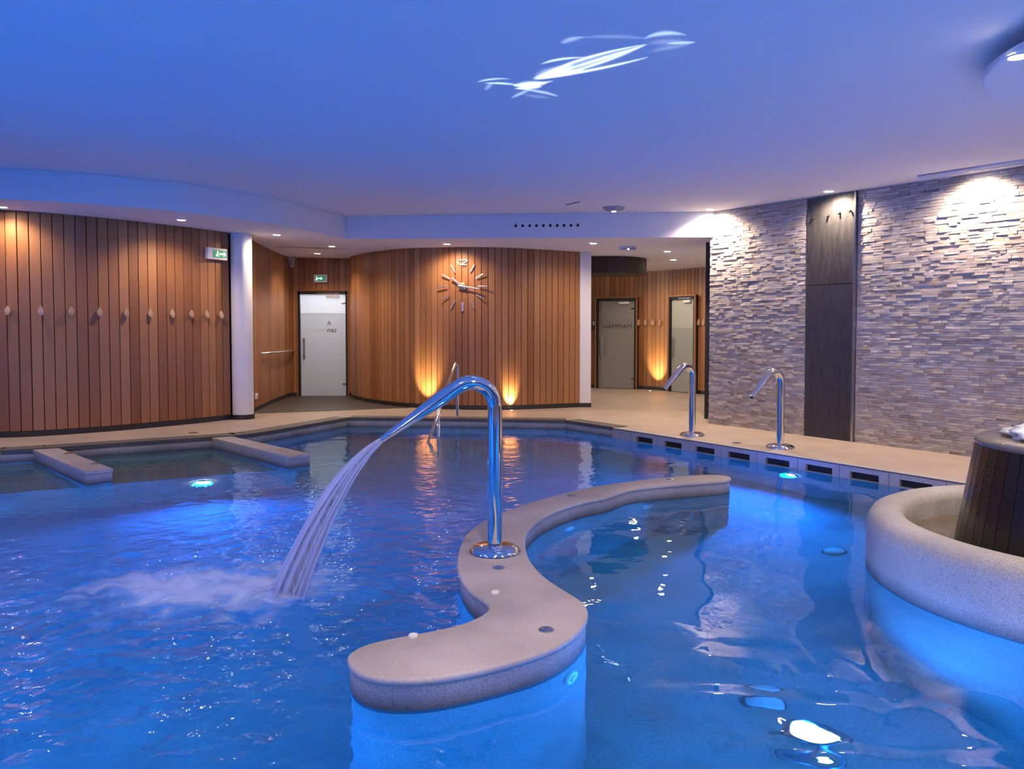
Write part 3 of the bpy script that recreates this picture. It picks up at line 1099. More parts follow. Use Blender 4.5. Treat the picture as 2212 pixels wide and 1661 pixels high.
# ------------------------------------------------------------------ stone wall on the right
SL = 5.6
def st_pt(s, out=0.0, z=0.0):
    q = stone_A + e_st * s + n_st * out
    return Vector((q.x, q.y, z))
def st_s(px):
    d = ray(px, 800)
    k = d.x / d.y
    return (k * stone_A.y - stone_A.x) / (e_st.x - k * e_st.y)
def st_z(px, py):
    s = st_s(px)
    q = stone_A + e_st * s
    return at_y(px, py, q.y).z
SW = 7.6
th = 0.35
q0, q1 = stone_A, stone_A + e_st * SW
mb = MB()
mb.prism([q0 - n_st * 0.002, q1 - n_st * 0.002, q1 - n_st * th, q0 - n_st * th], 0.0, lambda x: ceil_z(x) + 0.02)
wall_right = tag(mb.build('wall_right', M['outer']), 'grey split-stone feature wall on the right', None, None, 'structure')
sl0, sl1 = st_s(1740), st_s(1851)
stones = []
z = 0.0
sr = random.Random(11)
while z < 3.12:
    h = sr.choice((0.022, 0.026, 0.030, 0.030, 0.034))
    s = -sr.uniform(0, 0.05)
    while s < SL:
        l = sr.uniform(0.05, 0.175)
        a, b = max(s, 0.0), s + l
        s = b
        if b - a < 0.012: continue
        for (u, v) in ((a, b),):
            if u < sl0 < v: v = sl0
            elif u < sl1 < v: u = sl1
            elif sl0 <= u and v <= sl1: continue
            if v - u < 0.012: continue
            if z > ceil_z(st_pt((u + v) / 2).x): continue
            out = abs(sr.gauss(0.009, 0.004))
            # vein of tint drifting over the wall
            tint = min(1, max(0, sr.random() * 0.75 + 0.25 * (0.5 + 0.5 * math.sin(u * 3.1 + z * 5.0))))
            stones.append((u, v, z, h, min(out, 0.032), sr.uniform(-0.0035, 0.0035), sr.uniform(-0.0035, 0.0035), tint))
    z += h + 0.0012
def px_area(st):
    u, v, z, h = st[:4]
    a, b = proj(st_pt(u, 0.02, z)), proj(st_pt(v, 0.02, z + h))
    if b[0] > 2212 or a[0] > 2205 or a[1] < 0: return 0
    if a[0] > 2060 and a[1] > 905: return 0      # behind the fountain
    return abs(b[0] - a[0]) * abs(b[1] - a[1])
order = sorted(range(len(stones)), key=lambda i: -px_area(stones[i]))
big = set(order[:300])
ang = math.atan2(e_st.y, e_st.x)
verts, faces, tints = [], [], []
unit = []
for k in range(6):
    bmq = bmesh.new()
    bmesh.ops.create_cube(bmq, size=1.0)
    kr = random.Random(k)
    for vq in bmq.verts:
        vq.co = Vector((vq.co.x * 0.985, vq.co.y - 0.5, vq.co.z * 0.97))
        if vq.co.y < -0.5:
            vq.co.y += kr.uniform(-0.15, 0.15)
    bmesh.ops.recalc_face_normals(bmq, faces=bmq.faces)
    me = bpy.data.meshes.new('stone')
    bmq.to_mesh(me); bmq.free()
    me.materials.append(M['stone_part'])
    unit.append(me)
flip = 1 if (Vector((-e_st.y, e_st.x)).dot(n_st) < 0) else -1     # local -y faces the pool
for i, (u, v, z, h, out, t1, t2, tint) in enumerate(stones):
    if i in big:
        o = bpy.data.objects.new('stone', unit[i % 6])
        c = st_pt((u + v) / 2, 0.0, z + h / 2)
        o.location = c
        o.rotation_euler = (0, 0, ang if flip == 1 else ang + math.pi)
        o.scale = (v - u, out + 0.004, h)
        link(o, wall_right)
    else:
        g = 0.0006
        f0, f1 = out + t1 + 0.006, out + t2 + 0.006
        base = len(verts)
        for (s_, z_) in ((u + g, z + g), (v - g, z + g), (v - g, z + h - g), (u + g, z + h - g)):
            ff = (f0 if s_ < (u + v) / 2 else f1) + (t1 - t2) * 0.3 * (1 if z_ > z + h / 2 else -1)
            ff = max(0.004, ff)
            verts.append(tuple(st_pt(s_, ff, z_)))
        for (s_, z_) in ((u + g, z + g), (v - g, z + g), (v - g, z + h - g), (u + g, z + h - g)):
            verts.append(tuple(st_pt(s_, 0.0, z_)))
        for q in ((0, 1, 2, 3), (0, 4, 5, 1), (1, 5, 6, 2), (2, 6, 7, 3), (3, 7, 4, 0)):
            faces.append([base + w_ for w_ in q])
            tints.append(tint)
me = bpy.data.meshes.new('stones')
me.from_pydata(verts, [], faces)
att = me.attributes.new('tint', 'FLOAT', 'FACE')
att.data.foreach_set('value', np.array(tints, dtype=np.float32))
me.materials.append(M['stone_attr'])
bmq = bmesh.new(); bmq.from_mesh(me)
bmesh.ops.recalc_face_normals(bmq, faces=bmq.faces); bmq.to_mesh(me); bmq.free()
link(tag(bpy.data.objects.new('stone_field', me), None, None, None, 'stuff'), wall_right)

# slate panel
def st_box(mb, s0, s1, z0, z1, o0, o1, bevel=0.0):
    c = st_pt((s0 + s1) / 2, (o0 + o1) / 2, (z0 + z1) / 2)
    mb.box(c, (s1 - s0, o1 - o0, z1 - z0), rotz(ang), bevel)
slp = thing('slate_panel', 'tall dark slate slab set in the grey stone wall', 'wall panel', st_pt((sl0 + sl1) / 2))
def st_child(mb, name, mat, parent, **kw):
    bmesh.ops.translate(mb.bm, vec=-Vector(parent.location), verts=mb.bm.verts)
    return mb.build(name, mat, parent, **kw)
zj = st_z(1795, 614)
ztop = ceil_z(st_pt(sl0).x) - 0.02
mb = MB(); st_box(mb, sl0 + 0.01, sl1 - 0.035, 0.0, zj - 0.002, 0.0, 0.024, 0.002); st_child(mb, 'slate_slab', M['slate'], slp)
mb = MB(); st_box(mb, sl0 + 0.01, sl1 - 0.035, zj + 0.002, ztop, 0.0, 0.026, 0.002); st_child(mb, 'slate_slab', M['slate'], slp)
mb = MB(); st_box(mb, sl1 - 0.033, sl1 - 0.012, 0.0, ztop, 0.0, 0.06); st_child(mb, 'edge_profile', M['brushed'], slp)
for px, py in ((1757, 471), (1788, 466), (1812, 460), (1835, 456)):
    s, zz = st_s(px), st_z(px, py)
    mb = MB()
    mb.tube([st_pt(s, 0.02, zz), st_pt(s, 0.05, zz), st_pt(s, 0.06, zz - 0.02)], 0.010, 10)
    st_child(mb, 'water_nozzle', M['darktrim'], slp, smooth=True)
# small tap spindle on the stones
s, zz = st_s(1583), st_z(1583, 829)
root = thing('wall_tap', 'small dark tap on the stone wall above the deck', 'tap', st_pt(s, 0.0, zz))
mb = MB(); mb.tube([Vector((0, 0, 0)), Vector((n_st.x, n_st.y, 0)) * 0.07], 0.012, 10); mb.build('spout', M['brushed'], root, smooth=True)
mb = MB(); mb.box(Vector((n_st.x, n_st.y, 0)) * 0.06 + Vector((0, 0, 0.02)), (0.06, 0.014, 0.012), rotz(ang)); mb.build('handle', M['darktrim'], root)

# black trim closing the wall end, and the wall running on behind it
tr = at(1529, 904.5)
mb = MB()
mb.box((tr.x, tr.y + 0.06, soffit_z(tr.x) / 2), (0.075, 0.12, soffit_z(tr.x)), rotz(R(-14)))
tag(mb.build('trim_1', M['darktrim']), 'black upright trim at the far end of the stone wall', None, None, 'structure')
mb = MB()
a = Vector((tr.x + 0.06, tr.y + 0.02)); b = Vector((4.95, 16.6)); c = Vector((6.5, 16.6)); d = stone_A + e_st * 0.6 - n_st * th
mb.prism([a, d, c, b], 0.0, lambda x: soffit_z(x) + 0.01)
tag(mb.build('wall_hall_side', M['outer']), 'plain wall behind the stone wall closing the hall', None, None, 'structure')

# ------------------------------------------------------------------ doors
def text_mesh(body, size, mat, name, parent, loc, mirror=False, align='CENTER'):
    cu = bpy.data.curves.new('t', 'FONT')
    cu.body = body
    cu.size = size
    cu.align_x = align
    cu.extrude = 0.0008
    ob = bpy.data.objects.new('t', cu)
    COL.objects.link(ob)
    dg = bpy.context.evaluated_depsgraph_get()
    me = bpy.data.meshes.new_from_object(ob.evaluated_get(dg))
    bpy.data.objects.remove(ob)
    me.name = name
    me.transform(Matrix.Rotation(R(90), 4, 'X'))
    if mirror:
        me.transform(Matrix.Scale(-1, 4, (1, 0, 0)))
    me.materials.clear(); me.materials.append(mat)
    o = bpy.data.objects.new(name, me)
    o.location = loc
    return link(o, parent)
def glass_door(name, label, x0, x1, y, top, rot, split, g_lo, g_hi, handle_left=True, closer=True, depth=0.03):
    cx, w = (x0 + x1) / 2, (x1 - x0)
    root = thing(name, label, None, (cx, y, 0), rot, kind='structure')
    h = top
    fr = MB()
    for sx in (-1, 1):
        fr.box((sx * (w / 2 - 0.02), 0.02, h / 2), (0.04, 0.08, h))
    fr.box((0, 0.02, h - 0.03), (w, 0.08, 0.06))
    fr.build('door_frame', M['darktrim'], root)
    ar = MB()
    for sx in (-1, 1):
        ar.box((sx * (w / 2 + 0.015), -0.015, h / 2), (0.03, 0.03, h))
    ar.box((0, -0.015, h + 0.015), (w + 0.06, 0.03, 0.03))
    ar.build('architrave', M['wood'], root)
    gw = w - 0.09
    zt_ = h - 0.065
    mb = MB(); mb.box((0, depth, split / 2 + 0.005), (gw, 0.010, split - 0.01)); lo = mb.build('glass_pane', g_lo, root)
    mb = MB(); mb.box((0, depth, (split + zt_) / 2), (gw, 0.010, zt_ - split)); mb.build('glass_pane', g_hi, root)
    hx = (-1 if handle_left else 1) * (gw / 2 - 0.075)
    mb = MB()
    for o_ in (-0.012, 0.012):
        mb.tube([(hx + o_, depth - 0.05, 0.75), (hx + o_, depth - 0.05, 1.18)], 0.010, 10)
    for zz in (0.80, 1.13):
        mb.tube([(hx, depth - 0.05, zz), (hx, depth, zz)], 0.008, 8)
    mb.build('handle', M['brushed'], root, smooth=True, angle=40)
    for zz in (0.25, h - 0.24):
        mb = MB(); mb.box((-(-1 if handle_left else 1) * (gw / 2 - 0.035), depth - 0.012, zz), (0.08, 0.02, 0.035), bevel=0.004)
        mb.build('hinge', M['brushed'], root)
    if closer:
        mb = MB(); mb.box((gw * 0.22, depth - 0.035, h - 0.11), (gw * 0.29, 0.045, 0.055), bevel=0.004); cl = mb.build('door_closer', M['whiteplastic'], root)
        mb = MB(); mb.box((gw * 0.12, depth - 0.045, h - 0.045), (gw * 0.5, 0.02, 0.02)); mb.build('closer_arm', M['brushed'], cl)
    return root, depth
d1, dd = glass_door('door_1', 'pale frosted glass door in a black frame by the passage wall', d1x0, d1x1, Yd, d1top, 0.0, z_at(677, 700, Yd), M['glass_white'], M['glass_light'])
cx1 = (d1x0 + d1x1) / 2
text_mesh('A', z_at(692, 711, Yd) - z_at(706, 711, Yd), M['letter'], 'lettering', d1, (x_at(711.5, Yd) - cx1, dd - 0.008, z_at(703, 711, Yd)), True)
text_mesh('sen', 0.145, M['letter'], 'lettering', d1, (x_at(717, Yd) - cx1, dd - 0.008, z_at(717.5, 711, Yd)), True)
text_mesh('sorie', 0.145, M['letterpale'], 'lettering', d1, (x_at(690, Yd) - cx1, dd - 0.008, z_at(717.5, 711, Yd)), True)
def on_hall(x):
    for a, b in zip(line_hall, line_hall[1:]):
        if a.x <= x <= b.x:
            return a.lerp(b, (x - a.x) / (b.x - a.x))
    return line_hall[-1]
pa, pb = on_hall(h2x0), on_hall(h2x1)
v2 = pb - pa
d2, dd = glass_door('door_2', 'grey frosted glass door lettered HAMMAM in the far hall', -v2.length / 2, v2.length / 2, 0, h2top, 0, z_at(688, 1330, h2y), M['glass_grey'], M['glass_grey2'])
nv2 = Vector((v2.y, -v2.x)).normalized() * 0.11
d2.location = ((pa.x + pb.x) / 2 + nv2.x, (pa.y + pb.y) / 2 + nv2.y, 0)
d2.rotation_euler = (0, 0, math.atan2(v2.y, v2.x))
text_mesh('HAMMAM', 0.155, M['letter'], 'lettering', d2, (0.02, dd - 0.008, z_at(710, 1330, h2y)))
i4, i5 = hall[4], hall[5]
pa, pb = Vector((h3x0, 0)), Vector((h3x1, 0))
def on_hall(x):
    for a, b in zip(line_hall, line_hall[1:]):
        if a.x <= x <= b.x:
            return a.lerp(b, (x - a.x) / (b.x - a.x))
    return line_hall[-1]
pa, pb = on_hall(h3x0), on_hall(h3x1)
v3 = pb - pa
d3, dd3 = glass_door('door_3', 'greenish frosted glass door beside the stone wall opening', 0 - v3.length / 2, v3.length / 2, 0, h3top, 0, z_at(708, 1478, h3c.y), M['glass_green'], M['glass_green2'], closer=True)
nv3 = Vector((v3.y, -v3.x)).normalized() * 0.10
d3.location = ((pa.x + pb.x) / 2 + nv3.x, (pa.y + pb.y) / 2 + nv3.y, 0)
d3.rotation_euler = (0, 0, math.atan2(v3.y, v3.x))

# ------------------------------------------------------------------ water surface
S_arr = np.array([[p.x, p.y] for p in S_line])
def build_water():
    st = 0.027
    x0, x1, y0, y1 = -8.6, 6.35, -1.5, 12.4
    nx, ny = int((x1 - x0) / st) + 1, int((y1 - y0) / st) + 1
    X, Y = np.meshgrid(np.linspace(x0, x1, nx), np.linspace(y0, y1, ny))
    rs = np.random.RandomState(3)
    def waves(n, l0, l1, slope, seed):
        r = np.random.RandomState(seed)
        H = np.zeros_like(X)
        for _ in range(n):
            lam = np.exp(r.uniform(np.log(l0), np.log(l1)))
            th_ = r.uniform(0, 2 * np.pi)
            k = 2 * np.pi / lam
            a = slope / k * r.uniform(0.6, 1.3) / math.sqrt(n / 2)
            H += a * np.sin(k * (np.cos(th_) * X + np.sin(th_) * Y) + r.uniform(0, 6.28))
        return H
    # bay to the right of the divider is calm
    bx = np.interp(Y, [-1.5, 2.9, 3.6, 4.2, 4.8, 5.6, 6.4, 7.0, 7.6, 9, 12.4], [-0.9, -0.6, 0.05, 0.25, 0.0, 0.2, 1.2, 2.0, 2.4, 3.0, 3.0])
    calm = 1 / (1 + np.exp(-(X - bx) / 0.12))          # 1 = calm side
    d = np.hypot(X - (JET_HIT.x - 0.3), Y - (JET_HIT.y + 0.1))
    rough = 0.14 + 0.86 * np.exp(-(np.maximum(d - 0.8, 0) / 2.1) ** 2)
    choppy = waves(40, 0.10, 0.36, 0.058, 1)
    swell = waves(14, 0.3, 1.0, 0.020, 2)
    radial = np.sin(d * 2 * np.pi / 0.30) * 0.0026 * np.exp(-d / 1.5)
    Z = WATER + (1 - calm) * rough * (choppy + radial) + swell * (0.55 + 0.45 * calm)
    lamp_rip = np.exp(-(np.hypot(X - 1.12, Y - 2.95) / 0.55) ** 2)
    Z += lamp_rip * waves(8, 0.20, 0.42, 0.13, 8)
    Z += 0.045 * np.exp(-(np.hypot(X - JET_HIT.x + 0.06, Y - JET_HIT.y) / 0.11) ** 2)
    idx = np.arange(nx * ny).reshape(ny, nx)
    quads = np.stack([idx[:-1, :-1], idx[:-1, 1:], idx[1:, 1:], idx[1:, :-1]], -1).reshape(-1, 4)
    cxs = (X[:-1, :-1] + X[1:, 1:]).ravel() / 2
    cys = (Y[:-1, :-1] + Y[1:, 1:]).ravel() / 2
    keep = np.zeros(len(quads), bool)
    P = np.array([[p[0], p[1]] for p in pool])
    def inside(px_, py_, poly):
        c = np.zeros(len(px_), bool)
        j = len(poly) - 1
        for i in range(len(poly)):
            xi, yi = poly[i]; xj, yj = poly[j]
            cond = ((yi > py_) != (yj > py_))
            with np.errstate(divide='ignore', invalid='ignore'):
                xx = (xj - xi) * (py_ - yi) / (yj - yi) + xi
            c ^= cond & (px_ < xx)
            j = i
        return c
    big_in = np.zeros(len(quads), bool)
    for dx, dy in ((0, 0), (0.03, 0), (-0.03, 0), (0, 0.03), (0, -0.03)):
        big_in |= inside(cxs + dx, cys + dy, P)
    # leave out what lies deep inside the divider and the fountain
    sin_ = inside(cxs, cys, np.array([[p.x, p.y] for p in inset(S_line, 0.06)]))
    keep = big_in & ~sin_
    quads = quads[keep]
    used = np.unique(quads)
    remap = -np.ones(nx * ny, int); remap[used] = np.arange(len(used))
    co = np.stack([X.ravel()[used], Y.ravel()[used], Z.ravel()[used]], -1).astype(np.float32)
    q = remap[quads]
    me = bpy.data.meshes.new('pool_water')
    me.vertices.add(len(co)); me.vertices.foreach_set('co', co.ravel())
    me.loops.add(q.size); me.loops.foreach_set('vertex_index', q.ravel().astype(np.int32))
    me.polygons.add(len(q))
    me.polygons.foreach_set('loop_start', np.arange(0, q.size, 4, dtype=np.int32))
    me.polygons.foreach_set('loop_total', np.full(len(q), 4, dtype=np.int32))
    me.polygons.foreach_set('use_smooth', np.ones(len(q), bool))
    at_ = me.attributes.new('calm', 'FLOAT', 'POINT')
    at_.data.foreach_set('value', (1 - 0.93 * calm).ravel()[used].astype(np.float32))
    me.update()
    me.materials.append(M['water'])
    o = link(bpy.data.objects.new('pool_water', me))
    return tag(o, 'clear rippling blue-lit water filling the pool', 'water', None, 'stuff')
build_water()

# ------------------------------------------------------------------ fountain on the right
def fountain():
    fc = Vector((3.42, 4.46))
    Ro = 1.27
    top = 0.235
    ring = thing('fountain_basin', 'thick round grey cast-stone rim around the dark fountain', 'fountain wall', (fc.x, fc.y, 0))
    prof = [(Ro - 0.02, POOL_BOTTOM), (Ro, WATER - 0.1), (Ro, top - 0.10), (Ro - 0.012, top - 0.055), (Ro - 0.035, top - 0.022), (Ro - 0.075, top - 0.004), (Ro - 0.13, top),
            (Ro - 0.175, top - 0.006), (Ro - 0.205, top - 0.028), (Ro - 0.222, top - 0.07), (Ro - 0.235, -0.05)]
    mb = MB(); mb.lathe(prof, 96); mb.build('rim_body', M['rim'], ring, smooth=True)
    mb = MB(); mb.lathe([(0, 0.0), (Ro - 0.2, 0.0)], 64); mb.build('basin_floor', M['shelf'], ring)
    # shallow water in the basin
    mb = MB()
    n, rr = 72, [0.62, 0.7, 0.78, 0.84, 0.9, 0.96, 1.02, 1.045]
    gr = random.Random(5)
    rings = [[mb.bm.verts.new((r_ * math.cos(2 * math.pi * k / n), r_ * math.sin(2 * math.pi * k / n), 0.06 + gr.uniform(-0.009, 0.009))) for k in range(n)] for r_ in rr]
    for a_, b_ in zip(rings, rings[1:]):
        for k in range(n):
            mb.bm.faces.new((a_[k], a_[(k + 1) % n], b_[(k + 1) % n], b_[k]))
    w = mb.build('basin_water', M['basinwater'], None, smooth=True)
    w.location = (fc.x, fc.y, 0)
    tag(w, 'brown shallow water between the fountain rim and the dark drum', 'water', None, 'stuff')
    # dark drum of upright tiles
    dr = thing('fountain_drum', 'dark tapering fountain drum clad in narrow upright tiles, spilling water', 'fountain', (fc.x, fc.y, 0.0))
    r0, r1, ht = 0.785, 0.675, 0.71
    mb = MB(); mb.lathe([(r0 - 0.02, 0.0), (r1 - 0.02, ht - 0.02)], 64); mb.build('drum_core', M['black'], dr, smooth=True)
    ns = 52
    mb = MB()
    w0, w1 = 2 * math.pi * r0 / ns - 0.004, 2 * math.pi * r1 / ns - 0.004
    t = 0.02
    vv = [(-w0 / 2, -r0, 0), (w0 / 2, -r0, 0), (w0 / 2, -r0 + t, 0), (-w0 / 2, -r0 + t, 0),
          (-w1 / 2, -r1, ht - 0.035), (w1 / 2, -r1, ht - 0.035), (w1 / 2, -r1 + t, ht - 0.035), (-w1 / 2, -r1 + t, ht - 0.035)]
    bv = [mb.bm.verts.new(v) for v in vv]
    for f in ((0, 1, 5, 4), (1, 2, 6, 5), (2, 3, 7, 6), (3, 0, 4, 7), (4, 5, 6, 7), (3, 2, 1, 0)):
        mb.bm.faces.new([bv[k] for k in f])
    first = mb.build('tile_strip', M['fountain'], dr)
    for k in range(1, ns):
        o = first.copy(); link(o, dr)
        o.rotation_euler = (0, 0, 2 * math.pi * k / ns)
    mb = MB(); mb.lathe([(r1 - 0.02, ht - 0.05), (r1 + 0.006, ht - 0.035), (r1 + 0.004, ht - 0.012), (r1 - 0.02, ht), (r1 - 0.3, ht + 0.012), (0, ht + 0.02)], 72)
    mb.build('drum_top', M['fountop'], dr, smooth=True)
    # bubbling water in the middle
    gr = random.Random(9)
    bmq = bmesh.new(); bmesh.ops.create_icosphere(bmq, subdivisions=4, radius=1.0)
    for v in bmq.verts:
        nn = math.sin(v.co.x * 9 + 1) * math.sin(v.co.y * 11) * math.sin(v.co.z * 8 + 2) + 0.5 * math.sin(v.co.x * 23) * math.sin(v.co.y * 19 + 1)
        s_ = 1 + 0.12 * nn
        v.co = Vector((v.co.x * 0.50 * s_, v.co.y * 0.50 * s_, v.co.z * 0.075 * s_))
    me = bpy.data.meshes.new('bubbling_water'); bmq.to_mesh(me); bmq.free()
    me.materials.append(M['bubble'])
    for f in me.polygons: f.use_smooth = True
    o = link(bpy.data.objects.new('bubbling_water', me))
    o.location = (fc.x - 0.02, fc.y, ht + 0.03)
    tag(o, 'white water welling up on top of the fountain drum', 'water', None, 'stuff')
    # round dropped ceiling raft above
    zc = ceil_z(fc.x)
    raft = thing('ceiling_raft', 'round white ceiling raft hanging over the fountain', 'ceiling panel', (fc.x + 0.51, fc.y - 0.02, zc - 0.13))
    mb = MB(); mb.lathe([(0, 0.0), (1.12, 0.0), (1.13, 0.01), (1.13, 0.04), (1.10, 0.05), (0, 0.05)], 96); mb.build('raft_disc', M['ceiling'], raft, smooth=True, angle=30)
    mb = MB(); mb.lathe([(0.85, 0.05), (0.85, 0.125), (0.0, 0.125)], 64); mb.build('raft_neck', M['ceiling'], raft, smooth=True, angle=30)
M['rim'] = speckle_mat('speckled rim stone', (0.44, 0.425, 0.41), (0.22, 0.22, 0.225), 230, 0.8, 0.65, wet=(-0.125, -0.045))
fountain()

# ------------------------------------------------------------------ swan-neck water spouts
def spout(loc, u, z0, r, ang_deg, s_tip, label, pr=0.0435, base_r=0.158, joint=0.12):
    rz = math.atan2(u.y, u.x)
    root = thing('water_spout', label, 'water spout', (loc.x, loc.y, 0), rz, 'swan-neck water spouts')
    path = [Vector((0, 0, 0.0)), Vector((0, 0, z0 * 0.5)), Vector((0, 0, z0))]
    tot = 90 + ang_deg
    for k in range(1, 25):
        a = R(tot * k / 24)
        path.append(Vector((r * (1 - math.cos(a)), 0, z0 + r * math.sin(a))))
    e = path[-1]
    dr = Vector((math.cos(R(ang_deg)), 0, -math.sin(R(ang_deg))))
    j = e + dr * joint
    path.append(j)
    mb = MB(); mb.tube(path, pr, 24); mb.build('pipe', M['steel'], root, smooth=True, angle=60)
    L = (s_tip - j.x) / math.cos(R(ang_deg))
    npth, fl = [], []
    for k in range(9):
        t = k / 8
        npth.append(j + dr * (L * t))
        fl.append((pr * (1.03 - 0.42 * t), pr * (1.03 - 0.62 * t)))
    mb = MB(); mb.tube(npth, 0.03, 24, flat=fl); nz = mb.build('nozzle', M['steel'], root, smooth=True, angle=60)
    mb = MB(); mb.tube([npth[-1] - dr * 0.004, npth[-1] + dr * 0.0015], 0.03, 20, flat=[(fl[-1][0] * 0.86, fl[-1][1] * 0.86)] * 2); mb.build('mouth', M['black'], nz)
    mb = MB(); mb.tube([j - dr * 0.006, j + dr * 0.006], pr * 1.05, 24); mb.build('collar', M['steel'], root, smooth=True, angle=40)
    b = base_r
    mb = MB(); mb.lathe([(0, 0.05), (pr * 1.05, 0.05), (b * 0.62, 0.046), (b * 0.80, 0.040), (b * 0.93, 0.028), (b, 0.012), (b, 0.0)], 48); mb.build('flange', M['steel'], root, smooth=True, angle=60)
    return root, npth[-1], dr, rz
mbase = at(1069, 1193)
u_main = Vector((-0.942, -0.336, 0)).normalized()
main, tipl, dirl, rzm = spout(mbase, u_main, 0.885, 0.15, 33, 0.685, 'tall steel swan-neck spout on the S-shaped divider, pouring water')
u_far = Vector((gdir.y, -gdir.x, 0))
if u_far.dot(Vector((-1, -0.5, 0))) < 0: u_far = -u_far
spout(at(1495, 941), u_far, 0.765, 0.125, 40, 0.50, 'dry steel swan-neck spout on the deck, nearer the hall opening', base_r=0.16)
spout(at(1685, 967.5), u_far, 0.755, 0.125, 40, 0.50, 'dry steel swan-neck spout on the deck in front of the slate slab', base_r=0.16)

# falling water: many thin strands, plus foam
def jet():
    tip = Vector((mbase.x, mbase.y, 0)) + u_main * tipl.x + Vector((0, 0, tipl.z))
    side = Vector((-u_main.y, u_main.x, 0))
    jr = random.Random(21)
    mb = MB()
    for k in range(330):
        lat = jr.gauss(0, 0.5)
        lat = max(-1, min(1, lat))
        ver = jr.uniform(-1, 1)
        ph = jr.uniform(0, 6.28)
        slope = 0.65 - ver * 0.19
        kk = 1.89 - ver * 0.46
        t0, t1 = (0.0, 1.0) if k < 170 else sorted((jr.uniform(0, 0.9), jr.uniform(0.25, 1.0)))
        if t1 - t0 < 0.12: continue
        # horizontal travel until it meets the water
        a_, b_, c_ = kk, slope, -(tip.z - WATER)
        smax = (-b_ + math.sqrt(b_ * b_ - 4 * a_ * c_)) / (2 * a_)
        pts, rad = [], []
        nseg = 14
        for i in range(nseg + 1):
            t = t0 + (t1 - t0) * i / nseg
            s_ = smax * t
            zz = tip.z - slope * s_ - kk * s_ * s_ + ver * 0.014 * (1 - t)
            off = lat * (0.024 + 0.085 * t) + 0.004 * math.sin(ph + 16 * t)
            pts.append(tip + u_main * s_ + side * off + Vector((0, 0, zz - tip.z)))
            w = (0.0036 + 0.0032 * t) * jr.uniform(0.7, 1.3)
            rad.append(w * (1.0 if k < 170 else min(1, 3 * min(i, nseg - i) / nseg + 0.15)))
        mb.tube(pts, rad, 6)
    core = MB()
    rows = []
    for i in range(41):
        t = i / 40
        row = []
        for k in range(20):
            a = 2 * math.pi * k / 20
            ver, lat = math.cos(a) * 0.92, math.sin(a) * 0.85
            slope, kk = 0.65 - ver * 0.19, 1.89 - ver * 0.46
            smax = (-slope + math.sqrt(slope * slope + 4 * kk * (tip.z - WATER))) / (2 * kk)
            s_ = smax * t
            zz = -slope * s_ - kk * s_ * s_ + ver * 0.014 * (1 - t) + 0.002 * math.sin(7 * a + 3)
            row.append(core.bm.verts.new(tip + u_main * s_ + side * (lat * (0.024 + 0.085 * t)) + Vector((0, 0, zz))))
        rows.append(row)
    for ra, rb in zip(rows, rows[1:]):
        for k in range(20):
            core.bm.faces.new((ra[k], ra[(k + 1) % 20], rb[(k + 1) % 20], rb[k]))
    o = mb.build('falling_water', M['jet'], None, smooth=True)
    core.build('water_sheet', M['jetcore'], o, smooth=True)
    tag(o, 'arching stream of water falling from the tall spout into the pool', 'water jet', None, 'stuff')
    # foam sheet
    n_r, n_a = 40, 72
    mb = MB()
    fr = random.Random(2)
    ctr = mb.bm.verts.new((0, 0, 0.03))
    rings = []
    for i in range(1, n_r + 1):
        q = i / n_r
        row = []
        for k in range(n_a):
            a = 2 * math.pi * k / n_a
            x, y = 1.25 * q * math.cos(a), 0.95 * q * math.sin(a)
            h = 0.020 + 0.016 * math.sin(13 * x + 2.1 * math.sin(7 * y)) * math.sin(11 * y + 1) + 0.008 * math.sin(29 * x + 17 * y)
            row.append(mb.bm.verts.new((x, y, 0.012 + h * (1 - q ** 2))))
        rings.append(row)
    for k in range(n_a):
        mb.bm.faces.new((ctr, rings[0][k], rings[0][(k + 1) % n_a]))
    for a, b in zip(rings, rings[1:]):
        for k in range(n_a):
            mb.bm.faces.new((a[k], b[k], b[(k + 1) % n_a], a[(k + 1) % n_a]))
    o = mb.build('splash_foam', M['foam'], None, smooth=True)
    o.location = (JET_HIT.x - 0.62, JET_HIT.y + 0.04, WATER)
    o.rotation_euler = (0, 0, R(8))
    tag(o, 'white foam spreading where the falling stream hits the pool', 'foam', None, 'stuff')
jet()

# ------------------------------------------------------------------ pool handrail
hp = at(988, 902)
hw_ = at(925, 955, WATER)
hd = Vector((hw_.x - hp.x, hw_.y - hp.y, 0)); HL = hd.length; hd.normalize()
root = thing('pool_handrail', 'bent steel handrail going from the far deck down into the water', 'handrail', (hp.x, hp.y, 0), math.atan2(hd.y, hd.x))
top_z = 0.86
slope = (top_z + 0.13) / (HL - 0.1)
path = [Vector((0, 0, 0)), Vector((0, 0, 0.4)), Vector((0, 0, top_z - 0.12))]
rr = 0.10
ta = 90 + math.degrees(math.atan(slope))
for k in range(1, 17):
    a = R(ta * k / 16)
    path.append(Vector((rr * (1 - math.cos(a)), 0, top_z - 0.12 + rr * math.sin(a) * 1.05)))
e = path[-1]
for s in (0.5, 0.8, 1.0, 1.15):
    x = e.x + (HL - e.x) * s
    path.append(Vector((x, 0, e.z + (WATER - e.z) * s)))
mb = MB(); mb.tube(path, 0.022, 16); mb.build('rail', M['steel'], root, smooth=True, angle=60)
mx_ = HL - (hw_ - at(955, 943, WATER)).length
zz = e.z + (WATER - e.z) * (mx_ - e.x) / (HL - e.x)
mb = MB(); mb.tube([Vector((mx_, 0, zz)), Vector((mx_, 0, -0.8))], 0.022, 14); mb.build('post', M['steel'], root, smooth=True)
mb = MB(); mb.lathe([(0, 0.02), (0.04, 0.018), (0.05, 0.008), (0.05, 0)], 24); mb.build('foot_plate', M['steel'], root, smooth=True, angle=50)

